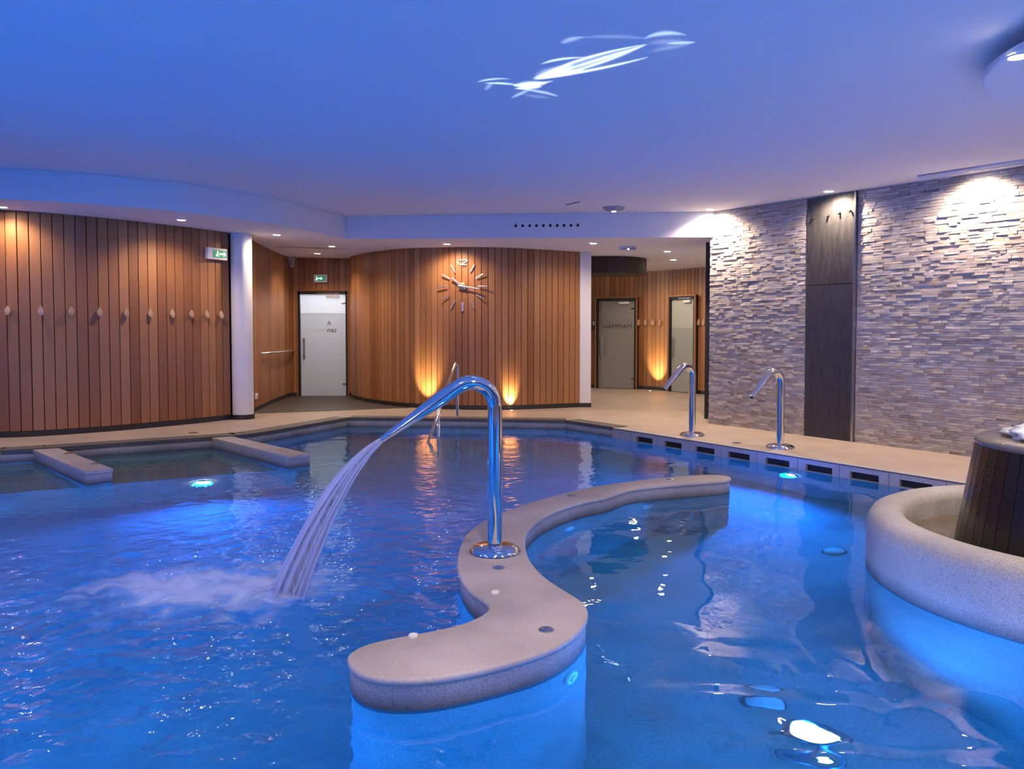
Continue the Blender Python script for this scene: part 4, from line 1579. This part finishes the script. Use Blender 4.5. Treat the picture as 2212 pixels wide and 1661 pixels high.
# grab rail on the passage wall
ga, gb = at_y(560, 764, line_turn[0].y), None
def hit_line(px, line):
    d = ray(px, 800); k = d.x / d.y
    for a, b in zip(line, line[1:]):
        fa_, fb_ = a.x - k * a.y, b.x - k * b.y
        if fa_ == 0 or fa_ * fb_ < 0:
            t = fa_ / (fa_ - fb_)
            return a.lerp(b, t)
    return line[-1]
def wall_point(px, py, line):
    q = hit_line(px, line)
    return Vector((q.x, q.y, at_y(px, py, q.y).z))
def wall_frame(px, line):
    best = None
    q = hit_line(px, line)
    for a, b in zip(line, line[1:]):
        d = ((a + b) / 2 - q).length
        if best is None or d < best[0]:
            best = (d, (b - a).normalized())
    t = best[1]
    return q, t, Vector((t.y, -t.x))
g0, g1 = wall_point(562, 763, line_turn), wall_point(627, 757, line_turn)
q, t, nn = wall_frame(590, line_turn)
root = thing('grab_rail', 'straight steel grab rail on the passage wall near the door', 'handrail', g0)
off = Vector((nn.x, nn.y, 0)) * 0.09
v = g1 - g0
mb = MB(); mb.tube([off * 0.3, off, off + v * 0.5, off + v, v + off * 0.3], 0.017, 12); mb.build('rail', M['chrome'], root, smooth=True, angle=70)
for s in (0.06, 0.5, 0.94):
    mb = MB(); mb.tube([v * s + off * 0.25 + Vector((0, 0, 0.0)), v * s + off * 0.98], 0.011, 8); mb.build('bracket', M['chrome'], root, smooth=True)

# ------------------------------------------------------------------ clock
q, t, nn = wall_frame(1001, line_drum)
cz = at_y(1001, 619, q.y).z
cq = q + nn * 0.026
clock = thing('wall_clock', 'large wall clock of loose chrome strokes on the curved cedar wall', 'clock', (cq.x, cq.y, cz), math.atan2(t.y, t.x))
sc = q.y / F_PX
def bar(name, p0, p1, w0, y, mat, th=0.012, parent=None):
    a, b = Vector((p0[0], 0, p0[1])), Vector((p1[0], 0, p1[1]))
    d = b - a
    mb = MB()
    rot = Matrix.Rotation(-math.atan2(d.z, d.x), 3, 'Y')
    mb.box((a + b) / 2 + Vector((0, y, 0)), (d.length, th, w0), rot, bevel=0.003)
    return mb.build(name, mat, parent or clock)
for hnum in range(1, 12):
    a = R(90 - 30 * hnum)
    r0, r1 = 34 * sc, 53 * sc
    if hnum in (3, 9): r0, r1 = 34 * sc, 54 * sc
    bar('hour_mark', (r0 * math.cos(a), r0 * math.sin(a)), (r1 * math.cos(a), r1 * math.sin(a)), 0.015 if hnum != 6 else 0.036, -0.010, M['chrome'])
mb = MB(); mb.lathe([(0, 0.03), (0.05, 0.03), (0.062, 0.024), (0.066, 0.0)], 32)
bmesh.ops.transform(mb.bm, matrix=Matrix.Rotation(R(90), 4, 'X'), verts=mb.bm.verts)
mb.build('hub', M['gold'], clock, smooth=True, angle=40)
# hands (clock reads about ten to three)
a = R(-9); bar('minute_hand', (-10 * sc * math.cos(a), -10 * sc * math.sin(a)), (39 * sc * math.cos(a), 39 * sc * math.sin(a)), 0.020, -0.045, M['chrome'])
a = R(142); bar('hour_hand', (-9 * sc * math.cos(a), -9 * sc * math.sin(a)), (30 * sc * math.cos(a), 30 * sc * math.sin(a)), 0.022, -0.037, M['chrome'])
def cp_(x, y): return ((x - 750) / 10.38 * sc, (815 - y) / 10.38 * sc)
num = [((630, 235), (655, 335)), ((650, 228), (865, 235)), ((862, 240), (850, 268)), ((850, 265), (700, 330)), ((695, 330), (830, 330))]
for s0, s1 in num:
    bar('numeral_stroke', cp_(*s0), cp_(*s1), 0.016, -0.010, M['chrome'])
for k in range(5):
    bar('numeral_stroke', cp_(690 + k * 32, 350), cp_(694 + k * 32, 385), 0.009, -0.008, M['brushed'])

# ------------------------------------------------------------------ coat pegs
def peg_mesh():
    mb = MB()
    bmq = mb.bm
    prof = []
    n = 14
    outl_ = []
    for k in range(n):
        a = 2 * math.pi * k / n
        x, z = math.sin(a), -math.cos(a)
        wid = 0.042 * (1 - 0.38 * max(0, z))
        outl_.append((x * wid, z * 0.075))
    back_ = [bmq.verts.new((x * 0.55, 0.0, z * 0.6)) for x, z in outl_]
    mid_ = [bmq.verts.new((x, -0.035, z)) for x, z in outl_]
    fr_ = [bmq.verts.new((x * 0.92, -0.050 - 0.01 * (z < 0), z * 0.92)) for x, z in outl_]
    for a_, b_ in ((back_, mid_), (mid_, fr_)):
        for k in range(n):
            bmq.faces.new((a_[k], a_[(k + 1) % n], b_[(k + 1) % n], b_[k]))
    bmq.faces.new(fr_); bmq.faces.new(list(reversed(back_)))
    bmesh.ops.recalc_face_normals(bmq, faces=bmq.faces)
    me = bpy.data.meshes.new('coat_peg'); bmq.to_mesh(me); bmq.free()
    me.materials.append(M['peg'])
    return me
pm = peg_mesh()
ords = ['first', 'second', 'third', 'fourth', 'fifth', 'sixth', 'seventh', 'eighth', 'ninth', 'tenth']
pegs = [(24, 671), (91.4, 672.5), (156, 673.5), (216, 674.5), (272, 675.5), (323, 676.5), (370, 677.5), (411, 678.5), (444, 679.5), (474, 680.5)]
for i, (px, py) in enumerate(pegs):
    q, t, nn = wall_frame(px, line_left)
    o = link(bpy.data.objects.new('coat_peg', pm))
    qq = q + nn * 0.022
    o.location = (qq.x, qq.y, at_y(px, py, q.y).z)
    o.rotation_euler = (0, 0, math.atan2(t.y, t.x))
    o.scale = (0.82, 0.9, 0.82)
    tag(o, 'pale wooden teardrop peg on the left wall, %s from the left' % ords[i], 'coat peg', 'pegs on the left wall')
hpegs = [(1381, 697), (1397, 696.5), (1413, 696.5), (1428, 696.5), (1513, 696), (1523.5, 696)]
for i, (px, py) in enumerate(hpegs):
    q, t, nn = wall_frame(px, line_hall)
    o = link(bpy.data.objects.new('coat_peg', pm))
    qq = q + nn * 0.022
    o.location = (qq.x, qq.y, at_y(px, py, q.y).z)
    o.rotation_euler = (0, 0, math.atan2(t.y, t.x))
    lab = ('pale wooden peg on the hall wall between the doors, %s from HAMMAM door' % ords[i]) if i < 4 else ('pale wooden peg right of the greenish glass door, %s' % ('nearer the door' if i == 4 else 'nearer the black trim'))
    tag(o, lab, 'coat peg', 'pegs on the hall wall')

# ------------------------------------------------------------------ signs and wall bits
def exit_sign(pos, rz, w, h, label, arrow):
    root = thing('exit_sign', label, 'exit sign', pos, rz)
    mb = MB(); mb.box((0, -0.03, 0), (w, 0.06, h), bevel=0.008); mb.build('casing', M['whiteplastic'], root)
    mb = MB(); mb.box((w * 0.10 if arrow > 0 else 0, -0.062, 0), (w * 0.66, 0.006, h * 0.62)); sp = mb.build('sign_panel', M['signgreen'], root)
    # arrow
    x0 = w * 0.02 if arrow > 0 else -w * 0.22
    mb = MB()
    mb.box((x0 + w * 0.16, -0.067, 0), (w * 0.28, 0.004, h * 0.12))
    mb.bm.verts.ensure_lookup_table()
    d_ = 1
    hd_ = x0 + w * 0.38
    tv = [mb.bm.verts.new((hd_, y_, 0)) for y_ in (-0.069, -0.065)] + [mb.bm.verts.new((hd_ - w * 0.12, y_, z_)) for z_ in (h * 0.20, -h * 0.20) for y_ in (-0.069, -0.065)]
    mb.bm.faces.new((tv[0], tv[2], tv[4])); mb.bm.faces.new((tv[1], tv[5], tv[3]))
    mb.build('arrow', M['signwhite'], sp)
    # running figure
    mb = MB()
    fx = x0 - w * 0.06
    mb.box((fx, -0.067, h * 0.02), (w * 0.05, 0.004, h * 0.22), Matrix.Rotation(R(15), 3, 'Y'))
    mb.box((fx + w * 0.03, -0.067, -h * 0.15), (w * 0.035, 0.004, h * 0.18), Matrix.Rotation(R(-30), 3, 'Y'))
    mb.box((fx - w * 0.04, -0.067, -h * 0.15), (w * 0.035, 0.004, h * 0.18), Matrix.Rotation(R(40), 3, 'Y'))
    mb.box((fx + w * 0.02, -0.067, h * 0.18), (w * 0.05, 0.004, h * 0.10), bevel=0.0015)
    mb.build('running_figure', M['signwhite'], sp)
    return root
q, t, nn = wall_frame(466, line_left)
exit_sign((q.x + nn.x * 0.022, q.y + nn.y * 0.022, at_y(466, 549, q.y).z), math.atan2(t.y, t.x), 0.36, 0.17, 'green lit exit sign on the left wall beside the round column', 1)
exit_sign((x_at(696, Yd), Yd - 0.016, z_at(602, 696, Yd)), 0, 0.27, 0.16, 'small exit sign with lit arrow above the pale glass door', 0)
# loudspeaker in the corner
pp = Vector((x_at(632, Yd - 0.1), Yd - 0.1, z_at(567, 632, Yd - 0.1)))
root = thing('loudspeaker', 'small white wedge loudspeaker high in the passage corner', 'loudspeaker', pp)
mb = MB()
tv = [(-0.05, 0.08, 0.09), (0.05, 0.08, 0.09), (0.05, -0.05, 0.09), (-0.05, -0.05, 0.09), (-0.032, 0.08, -0.09), (0.032, 0.08, -0.09), (0.032, 0.02, -0.09), (-0.032, 0.02, -0.09)]
bv = [mb.bm.verts.new(v) for v in tv]
for f in ((0, 1, 2, 3), (7, 6, 5, 4), (0, 4, 5, 1), (1, 5, 6, 2), (2, 6, 7, 3), (3, 7, 4, 0)):
    mb.bm.faces.new([bv[k] for k in f])
mb.build('cabinet', M['whiteplastic'], root)
mb = MB(); mb.box((0, -0.022, 0.0), (0.055, 0.008, 0.13), Matrix.Rotation(R(22), 3, 'X')); mb.build('grille', M['greyplastic'], root)
# socket
q, t, nn = wall_frame(548, line_turn)
root = thing('wall_socket', 'small white socket low on the passage wall', 'socket', (q.x + nn.x * 0.024, q.y + nn.y * 0.024, at_y(548, 856, q.y).z), math.atan2(t.y, t.x))
mb = MB(); mb.box((0, -0.012, 0), (0.16, 0.024, 0.09), bevel=0.005); mb.build('plate', M['whiteplastic'], root)
mb = MB(); mb.box((0, -0.026, 0), (0.09, 0.006, 0.05), bevel=0.002); mb.build('cover', M['whiteplastic'], root)
# control panel beside hammam door
q, t, nn = wall_frame(1283, line_hall)
root = thing('control_panel', 'black wall control panel left of the HAMMAM door', 'control panel', (x_at(1283, h2y - 0.05), h2y - 0.035, z_at(701, 1283, h2y)))
mb = MB(); mb.box((0, -0.015, 0), (0.12, 0.05, 0.22), bevel=0.006); mb.build('casing', M['darktrim'], root)
mb = MB(); mb.box((0, -0.042, 0.03), (0.08, 0.006, 0.09)); mb.build('screen', M['greyplastic'], root)

# vent with ten round holes on the back beam
b0, b1 = fasc[-1], beam_end
bd = (b1 - b0).normalized()
bn = Vector((bd.y, -bd.x))
def beam_pt(px, py, out=0.0):
    d = ray(px, 800); k = d.x / d.y
    s = (k * b0.y - b0.x) / (bd.x - k * bd.y)
    q = b0 + bd * s + bn * out
    return Vector((q.x, q.y, at_y(px, py, (b0 + bd * s).y).z))
vc = beam_pt(1181, 487)
vent = thing('air_vent', 'long white air vent with ten round black holes on the beam', 'air vent', (vc.x + bn.x * 0.001, vc.y + bn.y * 0.001, vc.z), math.atan2(bd.y, bd.x))
vl = (beam_pt(1252, 487) - beam_pt(1104, 487)).length
mb = MB(); mb.box((0, -0.004, 0), (vl + 0.1, 0.008, 0.15), bevel=0.002); mb.build('face_plate', M['ceiling'], vent)
for k in range(10):
    p = beam_pt(1114.5 + k * (1247.5 - 1114.5) / 9, 488 - k * 0.12)
    x = (xy(p) - xy(vc)).dot(bd)
    mb = MB(); mb.lathe([(0.020, 0.009), (0.024, 0.018), (0.038, 0.014), (0.044, 0.008)], 24, (0, 0, 0))
    bmesh.ops.transform(mb.bm, matrix=Matrix.Translation((x, 0, p.z - vc.z)) @ Matrix.Rotation(R(90), 4, 'X'), verts=mb.bm.verts)
    nz = mb.build('nozzle_ring', M['ceiling'], vent, smooth=True)
    mb = MB(); mb.lathe([(0, 0.0125), (0.0245, 0.0125)], 20)
    bmesh.ops.transform(mb.bm, matrix=Matrix.Translation((x, 0, p.z - vc.z)) @ Matrix.Rotation(R(90), 4, 'X'), verts=mb.bm.verts)
    mb.build('hole', M['black'], nz)

# ceiling fittings
p = at_tilt(1326, 448, CEI_A, CEI_B)
root = thing('emergency_lamp', 'round grey emergency lamp on the main ceiling near the beam', 'emergency light', (p.x, p.y, p.z))
mb = MB(); mb.lathe([(0, -0.055), (0.07, -0.055), (0.12, -0.045), (0.155, -0.015), (0.155, 0.0)], 8); mb.build('casing', M['greyplastic'], root)
mb = MB(); mb.lathe([(0, -0.066), (0.025, -0.064), (0.035, -0.055)], 16); mb.build('led_lens', M['emlens'], root, smooth=True)
p = at_tilt(1356, 532, SOF_A, SOF_B)
root = thing('emergency_lamp', 'rectangular emergency lamp under the soffit of the hall opening', 'emergency light', (p.x, p.y, p.z))
mb = MB(); mb.box((0, 0, -0.035), (0.27, 0.12, 0.07), bevel=0.006); mb.build('casing', M['whiteplastic'], root)
mb = MB(); mb.box((0, -0.062, -0.045), (0.22, 0.004, 0.03)); mb.build('diffuser', M['greyplastic'], root)
mb = MB(); mb.box((0, -0.064, -0.05), (0.03, 0.006, 0.018), bevel=0.002); mb.build('led_lens', M['emlens'], root)
p = at_tilt(1295, 583, SOF_A, SOF_B)
root = thing('smoke_detector', 'small white smoke detector on the hall ceiling', 'smoke detector', (p.x, p.y, p.z))
mb = MB(); mb.lathe([(0, -0.05), (0.05, -0.048), (0.10, -0.03), (0.12, 0.0)], 24); mb.build('cover', M['whiteplastic'], root, smooth=True)
mb = MB(); mb.lathe([(0.12, -0.012), (0.14, -0.010), (0.14, 0.0)], 24); mb.build('base', M['whiteplastic'], root, smooth=True)
def slot_line(name, label, pa, pb, w, plane, h=0.006):
    A = at_tilt(*pa, *plane); B = at_tilt(*pb, *plane)
    c = (A + B) / 2
    root = thing(name, label, 'ceiling slot', c, math.atan2(B.y - A.y, B.x - A.x))
    L_ = (B - A).length
    mb = MB(); mb.box((0, 0, -h / 2), (L_, w, h)); mb.build('frame', M['greyplastic'], root)
    mb = MB(); mb.box((0, 0, -h - 0.001), (L_ - 0.02, w * 0.55, 0.003)); mb.build('gap', M['black'], root)
slot_line('ceiling_slot', 'short dark slot in the ceiling left of the round emergency lamp', (1223, 442), (1252, 435), 0.03, (CEI_A, CEI_B))
slot_line('ceiling_slot', 'thin dark slot in the soffit above the pale glass door', (600, 531), (790, 540.5), 0.02, (SOF_A, SOF_B))
slot_line('ceiling_slot', 'thin dark slot in the hall ceiling beside the dark bulkhead', (1325, 580), (1350, 567.5), 0.03, (SOF_A, SOF_B))
# linear grille beside the stone wall
A, B = st_pt(st_s(2010), 0.28), st_pt(st_s(2010) + 1.9, 0.28)
root = thing('ceiling_grille', 'long white slatted grille in the ceiling along the stone wall', 'air vent', ((A.x + B.x) / 2, (A.y + B.y) / 2, ceil_z((A.x + B.x) / 2) - 0.002), math.atan2(B.y - A.y, B.x - A.x))
L_ = (B - A).length
mb = MB()
for y_ in (-0.06, 0.06): mb.box((0, y_, -0.008), (L_, 0.016, 0.02))
mb.build('frame', M['white'], root)
for y_ in (-0.03, 0.0, 0.03):
    mb = MB(); mb.box((0, y_, -0.006), (L_, 0.010, 0.016)); mb.build('slat', M['white'], root)
mb = MB(); mb.box((0, 0, 0.0), (L_, 0.11, 0.003)); mb.build('backing', M['greyplastic'], root)

# dark curved bulkhead in the hall
bc = Vector((1.95, 14.9))
zb = soffit_z(bc.x)
mb = MB()
arc = [bc + Vector((0.58 * math.cos(R(a_)), 0.58 * math.sin(R(a_)))) for a_ in range(-120, 100, 10)]
mb.prism(arc + [bc + Vector((-0.55, 0.55)), bc + Vector((-0.55, -0.45))], zb - 0.30, lambda x: soffit_z(x) - 0.001)
tag(mb.build('hall_bulkhead', M['bulk']), 'dark brown rounded bulkhead under the hall ceiling behind the pillar', 'bulkhead')

# deck drains
for px, py, lab in ((1591, 957, 'small round drain in the deck between the two dry spouts'), (418, 935, 'small flat drain in the deck before the left wall'), (686, 884, 'small bright plate in the dark entrance floor')):
    p = at(px, py)
    root = thing('floor_drain', lab, 'drain', (p.x, p.y, 0.0))
    zb_ = 0.006 if px == 686 else 0.0
    mb = MB(); mb.lathe([(0, zb_ + 0.004), (0.045, zb_ + 0.005), (0.06, zb_ + 0.003), (0.06, 0)], 24); mb.build('grate', M['brushed'], root, smooth=True, angle=40)
    mb = MB(); mb.lathe([(0.02, zb_ + 0.0055), (0.03, zb_ + 0.0062), (0.04, zb_ + 0.0055)], 20); mb.build('ring', M['darktrim'], root)

# ------------------------------------------------------------------ lamps
def downlight(p, label, energy, size=R(110), blend=0.8, tilt=None, r=0.05):
    root = thing('downlight', label, 'downlight', p, 0, 'recessed downlights')
    mb = MB(); mb.lathe([(r, -0.004), (r + 0.006, -0.007), (r + 0.018, -0.005), (r + 0.020, 0.0)], 28); mb.build('trim_ring', M['white'], root, smooth=True)
    mb = MB(); mb.lathe([(0, -0.0045), (r, -0.0035)], 24); mb.build('lamp_face', M['lamp'], root)
    tgt = Vector(p) + (Vector(tilt) if tilt else Vector((0, 0, -1)))
    li = light('downlight_beam', 'SPOT', (0, 0, -0.02), energy, WARM, root, spot_size=size, spot_blend=blend, shadow_soft_size=0.04)
    dvec = (Vector(tilt) if tilt else Vector((0, 0, -1)))
    li.rotation_euler = dvec.to_track_quat('-Z', 'Y').to_euler()
    return root
for px, py, lab in ((5, 447, 'downlight in the left soffit at the picture edge'), (392, 475, 'downlight in the soffit before the exit sign on the left wall'),
                    (598, 507, 'downlight in the soffit right of the round column'), (717, 532, 'downlight over the passage, nearer the pool'),
                    (686, 547.5, 'downlight over the passage, nearer the glass door'), (966, 527, 'downlight above the clock wall'),
                    (1282, 525.5, 'downlight above the slim white pillar'), (1442, 543, 'hall downlight nearest the beam'),
                    (1455, 561, 'hall downlight in the middle of three'), (1376, 575, 'hall downlight nearest the HAMMAM door')):
    p = at_tilt(px, py, SOF_A, SOF_B)
    line = line_left if px < 550 else line_turn if px < 650 else line_drum if 900 < px < 1300 else line_hall if px > 1300 else None
    tl = None
    if line:
        near = min(line, key=lambda w_: (w_ - xy(p)).length)
        dv = (near - xy(p)).normalized() * (0.12 if px < 550 else 0.28)
        tl = (dv.x, dv.y, -1)
    downlight(p, lab, E_DOWN * (0.65 if px < 10 else 1.0), R(140), 0.7, tilt=tl)
p = at_tilt(2200, 122, ceil_z(3.42) - 0.13, 0.0)
downlight(p, 'downlight in the round ceiling raft over the fountain', E_DOWN * 1.0, r=0.05)
for px, lab in ((1553, 'downlight washing the far corner of the stone wall'), (1808, 'downlight above the dark slate slab'), (2112, 'downlight washing the near stone wall')):
    q = st_pt(st_s(px), 0.22)
    downlight(Vector((q.x, q.y, ceil_z(q.x))), lab, E_WALL * (0.55 if px == 1808 else 1.0), R(150), 0.9, tilt=(-n_st.x * 0.15, -n_st.y * 0.15, -1))
# lamps of the same kinds outside the picture
k = 0
for (x, y) in ((6.0, 6.1), (6.5, 3.6)):
    downlight(Vector((x, y, ceil_z(x))), 'downlight along the right wall outside the picture', E_WALL * 0.6, R(150))
for (x, y) in ((-7.2, 8.9), (-5.4, 2.6), (-2.6, 2.6), (0.2, 2.6), (2.2, 1.8), (-4.0, -1.0), (0.0, -1.0), (4.2, -1.0)):
    zz = soffit_z(x) if y > 8 else ceil_z(x)
    downlight(Vector((x, y, zz)), 'downlight of the near ceiling outside the picture', E_DOWN if y > 8 else E_FILL, R(140), 0.6, tilt=None if y > 8 else (0.12, 0.45, -1), r=0.055)
for k in range(1, 4):
    a = math.pi + k * math.pi / 2
    downlight(Vector((3.74 + 0.81 * math.cos(a), 4.46 + 0.81 * math.sin(a), ceil_z(3.42) - 0.13)), 'downlight in the ceiling raft outside the picture', E_DOWN, r=0.05)
# added point lights, unseen behind the walls; the first brightens the frosted door glass
light('added_backlight', 'POINT', (-3.8, 17.4, 2.4), 260, (0.93, 0.96, 1.0), shadow_soft_size=0.15)
light('added_backlight', 'POINT', (4.0, 20.5, 2.4), 60, (1.0, 0.9, 0.78), shadow_soft_size=0.15)

def uplight(px, py, line, label, e=E_UP):
    p = at(px, py)
    root = thing('floor_uplight', label, 'uplight', (p.x, p.y, 0), 0, 'recessed floor uplights')
    mb = MB(); mb.lathe([(0.032, 0.003), (0.036, 0.006), (0.048, 0.005), (0.05, 0.0)], 24); mb.build('trim_ring', M['brushed'], root, smooth=True)
    mb = MB(); mb.lathe([(0, 0.004), (0.033, 0.003)], 20); mb.build('lens', M['uplens'], root)
    q, t, nn = wall_frame(px, line)
    li = light('uplight_beam', 'SPOT', (0, 0, 0.015), e, (1.0, 0.77, 0.40), root, spot_size=R(58), spot_blend=1.0, shadow_soft_size=0.02)
    li.rotation_euler = Vector((-nn.x * 0.60, -nn.y * 0.60, 1)).to_track_quat('-Z', 'Y').to_euler()
uplight(1105, 886.5, line_drum, 'lit floor uplight below the clock wall, right of the tall spout')
uplight(905, 885.5, line_drum, 'lit floor uplight below the clock wall, behind the spout nozzle')
uplight(1404, 844.5, line_hall, 'lit floor uplight in the hall between the glass doors')

# underwater lamps
def pool_lamp(pos, nrm, label, e, color, r=0.11, strength=None, size=165):
    nrm = Vector(nrm).normalized()
    root = thing('pool_lamp', label, 'pool light', pos, 0, 'underwater lamps')
    root.rotation_mode = 'QUATERNION'
    root.rotation_quaternion = nrm.to_track_quat('Z', 'Y')
    mb = MB(); mb.lathe([(r, 0.018), (r + 0.012, 0.02), (r + 0.03, 0.012), (r + 0.034, 0.0)], 32); mb.build('steel_ring', M['brushed'], root, smooth=True)
    mb = MB(); mb.lathe([(0, 0.022), (r * 0.6, 0.02), (r, 0.012)], 28); mb.build('lens', M['poollens'], root, smooth=True)
    li = light('pool_beam', 'SPOT', (0, 0, 0.05), e, color, root, spot_size=R(size), spot_blend=0.6, shadow_soft_size=0.09)
    li.rotation_euler = (math.pi, 0, 0)
fn = Vector((fdir.y, -fdir.x, 0))
p = xy(at(440, 1026, WATER))
lam = fa + fdir * ((p - fa).dot(fdir))
pool_lamp((lam.x + fn.x * 0.01, lam.y + fn.y * 0.01, -0.62), fn, 'lit underwater lamp in the bench front between the bench walls', E_POOL * 0.17, BLUE, r=0.07)
gn = Vector((u_far.x, u_far.y, 0))
q = gut0 + gdir * gut_s(1712)
pool_lamp((q.x + gn.x * 0.01, q.y + gn.y * 0.01, -0.52), gn, 'lit underwater lamp below the overflow channel', E_POOL * 0.33, BLUE, r=0.06)
q = at_refr(1752, 1592, POOL_BOTTOM)
pool_lamp((q.x, q.y, POOL_BOTTOM), (0, 0, 1), 'lit underwater lamp on the pool floor in front', E_POOL * 0.12, AZURE, r=0.15)
for px, py, lab in ((1650, 1499, 'pale round inlet cover on the pool floor beside the front lamp'), (1800, 1192, 'pale round inlet cover on the pool floor left of the fountain')):
    q = at_refr(px, py, POOL_BOTTOM)
    root = thing('floor_inlet', lab, 'inlet cover', (q.x, q.y, POOL_BOTTOM))
    mb = MB(); mb.lathe([(0, 0.03), (0.06, 0.028), (0.08, 0.018), (0.085, 0.0)], 28); mb.build('cover', M['jetwhite'], root, smooth=True, angle=50)
    mb = MB(); mb.lathe([(0.085, 0.008), (0.10, 0.006), (0.10, 0.0)], 28); mb.build('ring', M['brushed'], root, smooth=True)
pool_lamp((-4.6, -1.48, -0.6), (0, 1, 0.0), 'underwater lamp in the near pool wall outside the picture', E_POOL * 1.35, AZURE)
pool_lamp((4.4, -1.48, -0.6), (0, 1, 0.0), 'underwater lamp in the near pool wall outside the picture', E_POOL * 1.35, AZURE)
pool_lamp((-8.58, 2.5, -0.6), (1, 0, 0.0), 'underwater lamp in the left pool wall outside the picture', E_POOL * 1.2, BLUE)
q = xy(at(1060, 905.5))
pool_lamp((0.6, q.y - 0.03, -0.6), (0, -1, 0), 'underwater lamp in the far pool wall under the coping', E_POOL * 0.6, BLUE)

# ------------------------------------------------------------------ added spot; its drawn streaks imitate lamp light focused by ripples on the ceiling
def ripple_gobo_spot():
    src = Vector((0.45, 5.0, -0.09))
    d = bpy.data.lights.new('ripple_gobo_spot', 'SPOT')
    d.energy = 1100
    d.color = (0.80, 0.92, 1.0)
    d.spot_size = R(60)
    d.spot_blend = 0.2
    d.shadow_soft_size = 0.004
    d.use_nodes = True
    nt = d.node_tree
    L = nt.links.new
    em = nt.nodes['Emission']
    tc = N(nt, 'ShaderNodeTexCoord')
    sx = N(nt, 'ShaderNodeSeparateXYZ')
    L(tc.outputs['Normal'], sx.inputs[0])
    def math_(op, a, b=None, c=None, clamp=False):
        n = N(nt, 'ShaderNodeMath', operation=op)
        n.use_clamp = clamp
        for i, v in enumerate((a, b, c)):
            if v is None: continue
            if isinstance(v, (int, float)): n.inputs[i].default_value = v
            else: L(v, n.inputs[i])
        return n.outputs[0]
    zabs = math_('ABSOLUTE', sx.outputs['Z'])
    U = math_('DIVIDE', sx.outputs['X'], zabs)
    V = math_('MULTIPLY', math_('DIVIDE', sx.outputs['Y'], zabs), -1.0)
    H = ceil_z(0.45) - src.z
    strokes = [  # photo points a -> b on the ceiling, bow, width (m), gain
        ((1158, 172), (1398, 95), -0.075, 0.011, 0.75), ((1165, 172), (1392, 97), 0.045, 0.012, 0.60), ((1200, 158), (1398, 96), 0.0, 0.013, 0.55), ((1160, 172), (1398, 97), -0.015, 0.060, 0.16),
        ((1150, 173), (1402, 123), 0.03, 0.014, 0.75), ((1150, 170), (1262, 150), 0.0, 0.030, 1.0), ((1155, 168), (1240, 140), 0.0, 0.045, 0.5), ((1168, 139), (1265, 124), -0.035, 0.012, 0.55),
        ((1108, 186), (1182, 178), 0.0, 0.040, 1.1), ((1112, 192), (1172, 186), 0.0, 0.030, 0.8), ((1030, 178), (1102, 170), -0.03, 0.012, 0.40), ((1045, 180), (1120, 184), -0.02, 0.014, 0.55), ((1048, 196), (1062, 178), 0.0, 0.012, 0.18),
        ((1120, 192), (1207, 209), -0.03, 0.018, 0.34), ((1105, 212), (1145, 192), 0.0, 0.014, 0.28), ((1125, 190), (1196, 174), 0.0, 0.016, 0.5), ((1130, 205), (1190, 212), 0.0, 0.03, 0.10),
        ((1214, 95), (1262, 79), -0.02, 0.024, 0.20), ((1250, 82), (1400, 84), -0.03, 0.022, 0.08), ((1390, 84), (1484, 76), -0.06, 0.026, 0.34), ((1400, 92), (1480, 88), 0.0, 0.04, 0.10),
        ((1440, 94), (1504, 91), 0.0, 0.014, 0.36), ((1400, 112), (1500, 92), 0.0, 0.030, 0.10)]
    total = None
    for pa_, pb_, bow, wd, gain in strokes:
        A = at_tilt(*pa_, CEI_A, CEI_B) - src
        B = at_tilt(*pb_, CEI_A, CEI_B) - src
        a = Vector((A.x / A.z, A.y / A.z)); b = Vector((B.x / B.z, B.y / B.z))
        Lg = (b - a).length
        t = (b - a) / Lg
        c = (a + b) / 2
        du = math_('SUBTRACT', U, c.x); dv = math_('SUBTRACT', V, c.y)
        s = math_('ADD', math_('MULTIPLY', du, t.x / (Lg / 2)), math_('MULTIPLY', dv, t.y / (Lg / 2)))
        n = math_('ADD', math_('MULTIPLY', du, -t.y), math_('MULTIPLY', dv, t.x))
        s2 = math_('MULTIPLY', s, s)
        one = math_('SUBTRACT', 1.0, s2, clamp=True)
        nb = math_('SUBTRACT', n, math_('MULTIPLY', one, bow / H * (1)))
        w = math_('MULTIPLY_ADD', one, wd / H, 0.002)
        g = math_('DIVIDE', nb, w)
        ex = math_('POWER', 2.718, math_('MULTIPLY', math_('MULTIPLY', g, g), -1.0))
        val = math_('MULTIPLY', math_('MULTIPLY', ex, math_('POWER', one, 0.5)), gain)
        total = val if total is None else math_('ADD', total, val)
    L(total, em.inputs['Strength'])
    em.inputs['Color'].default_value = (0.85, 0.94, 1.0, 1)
    o = bpy.data.objects.new('ripple_gobo_spot', d)
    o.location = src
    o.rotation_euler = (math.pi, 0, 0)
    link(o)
ripple_gobo_spot()
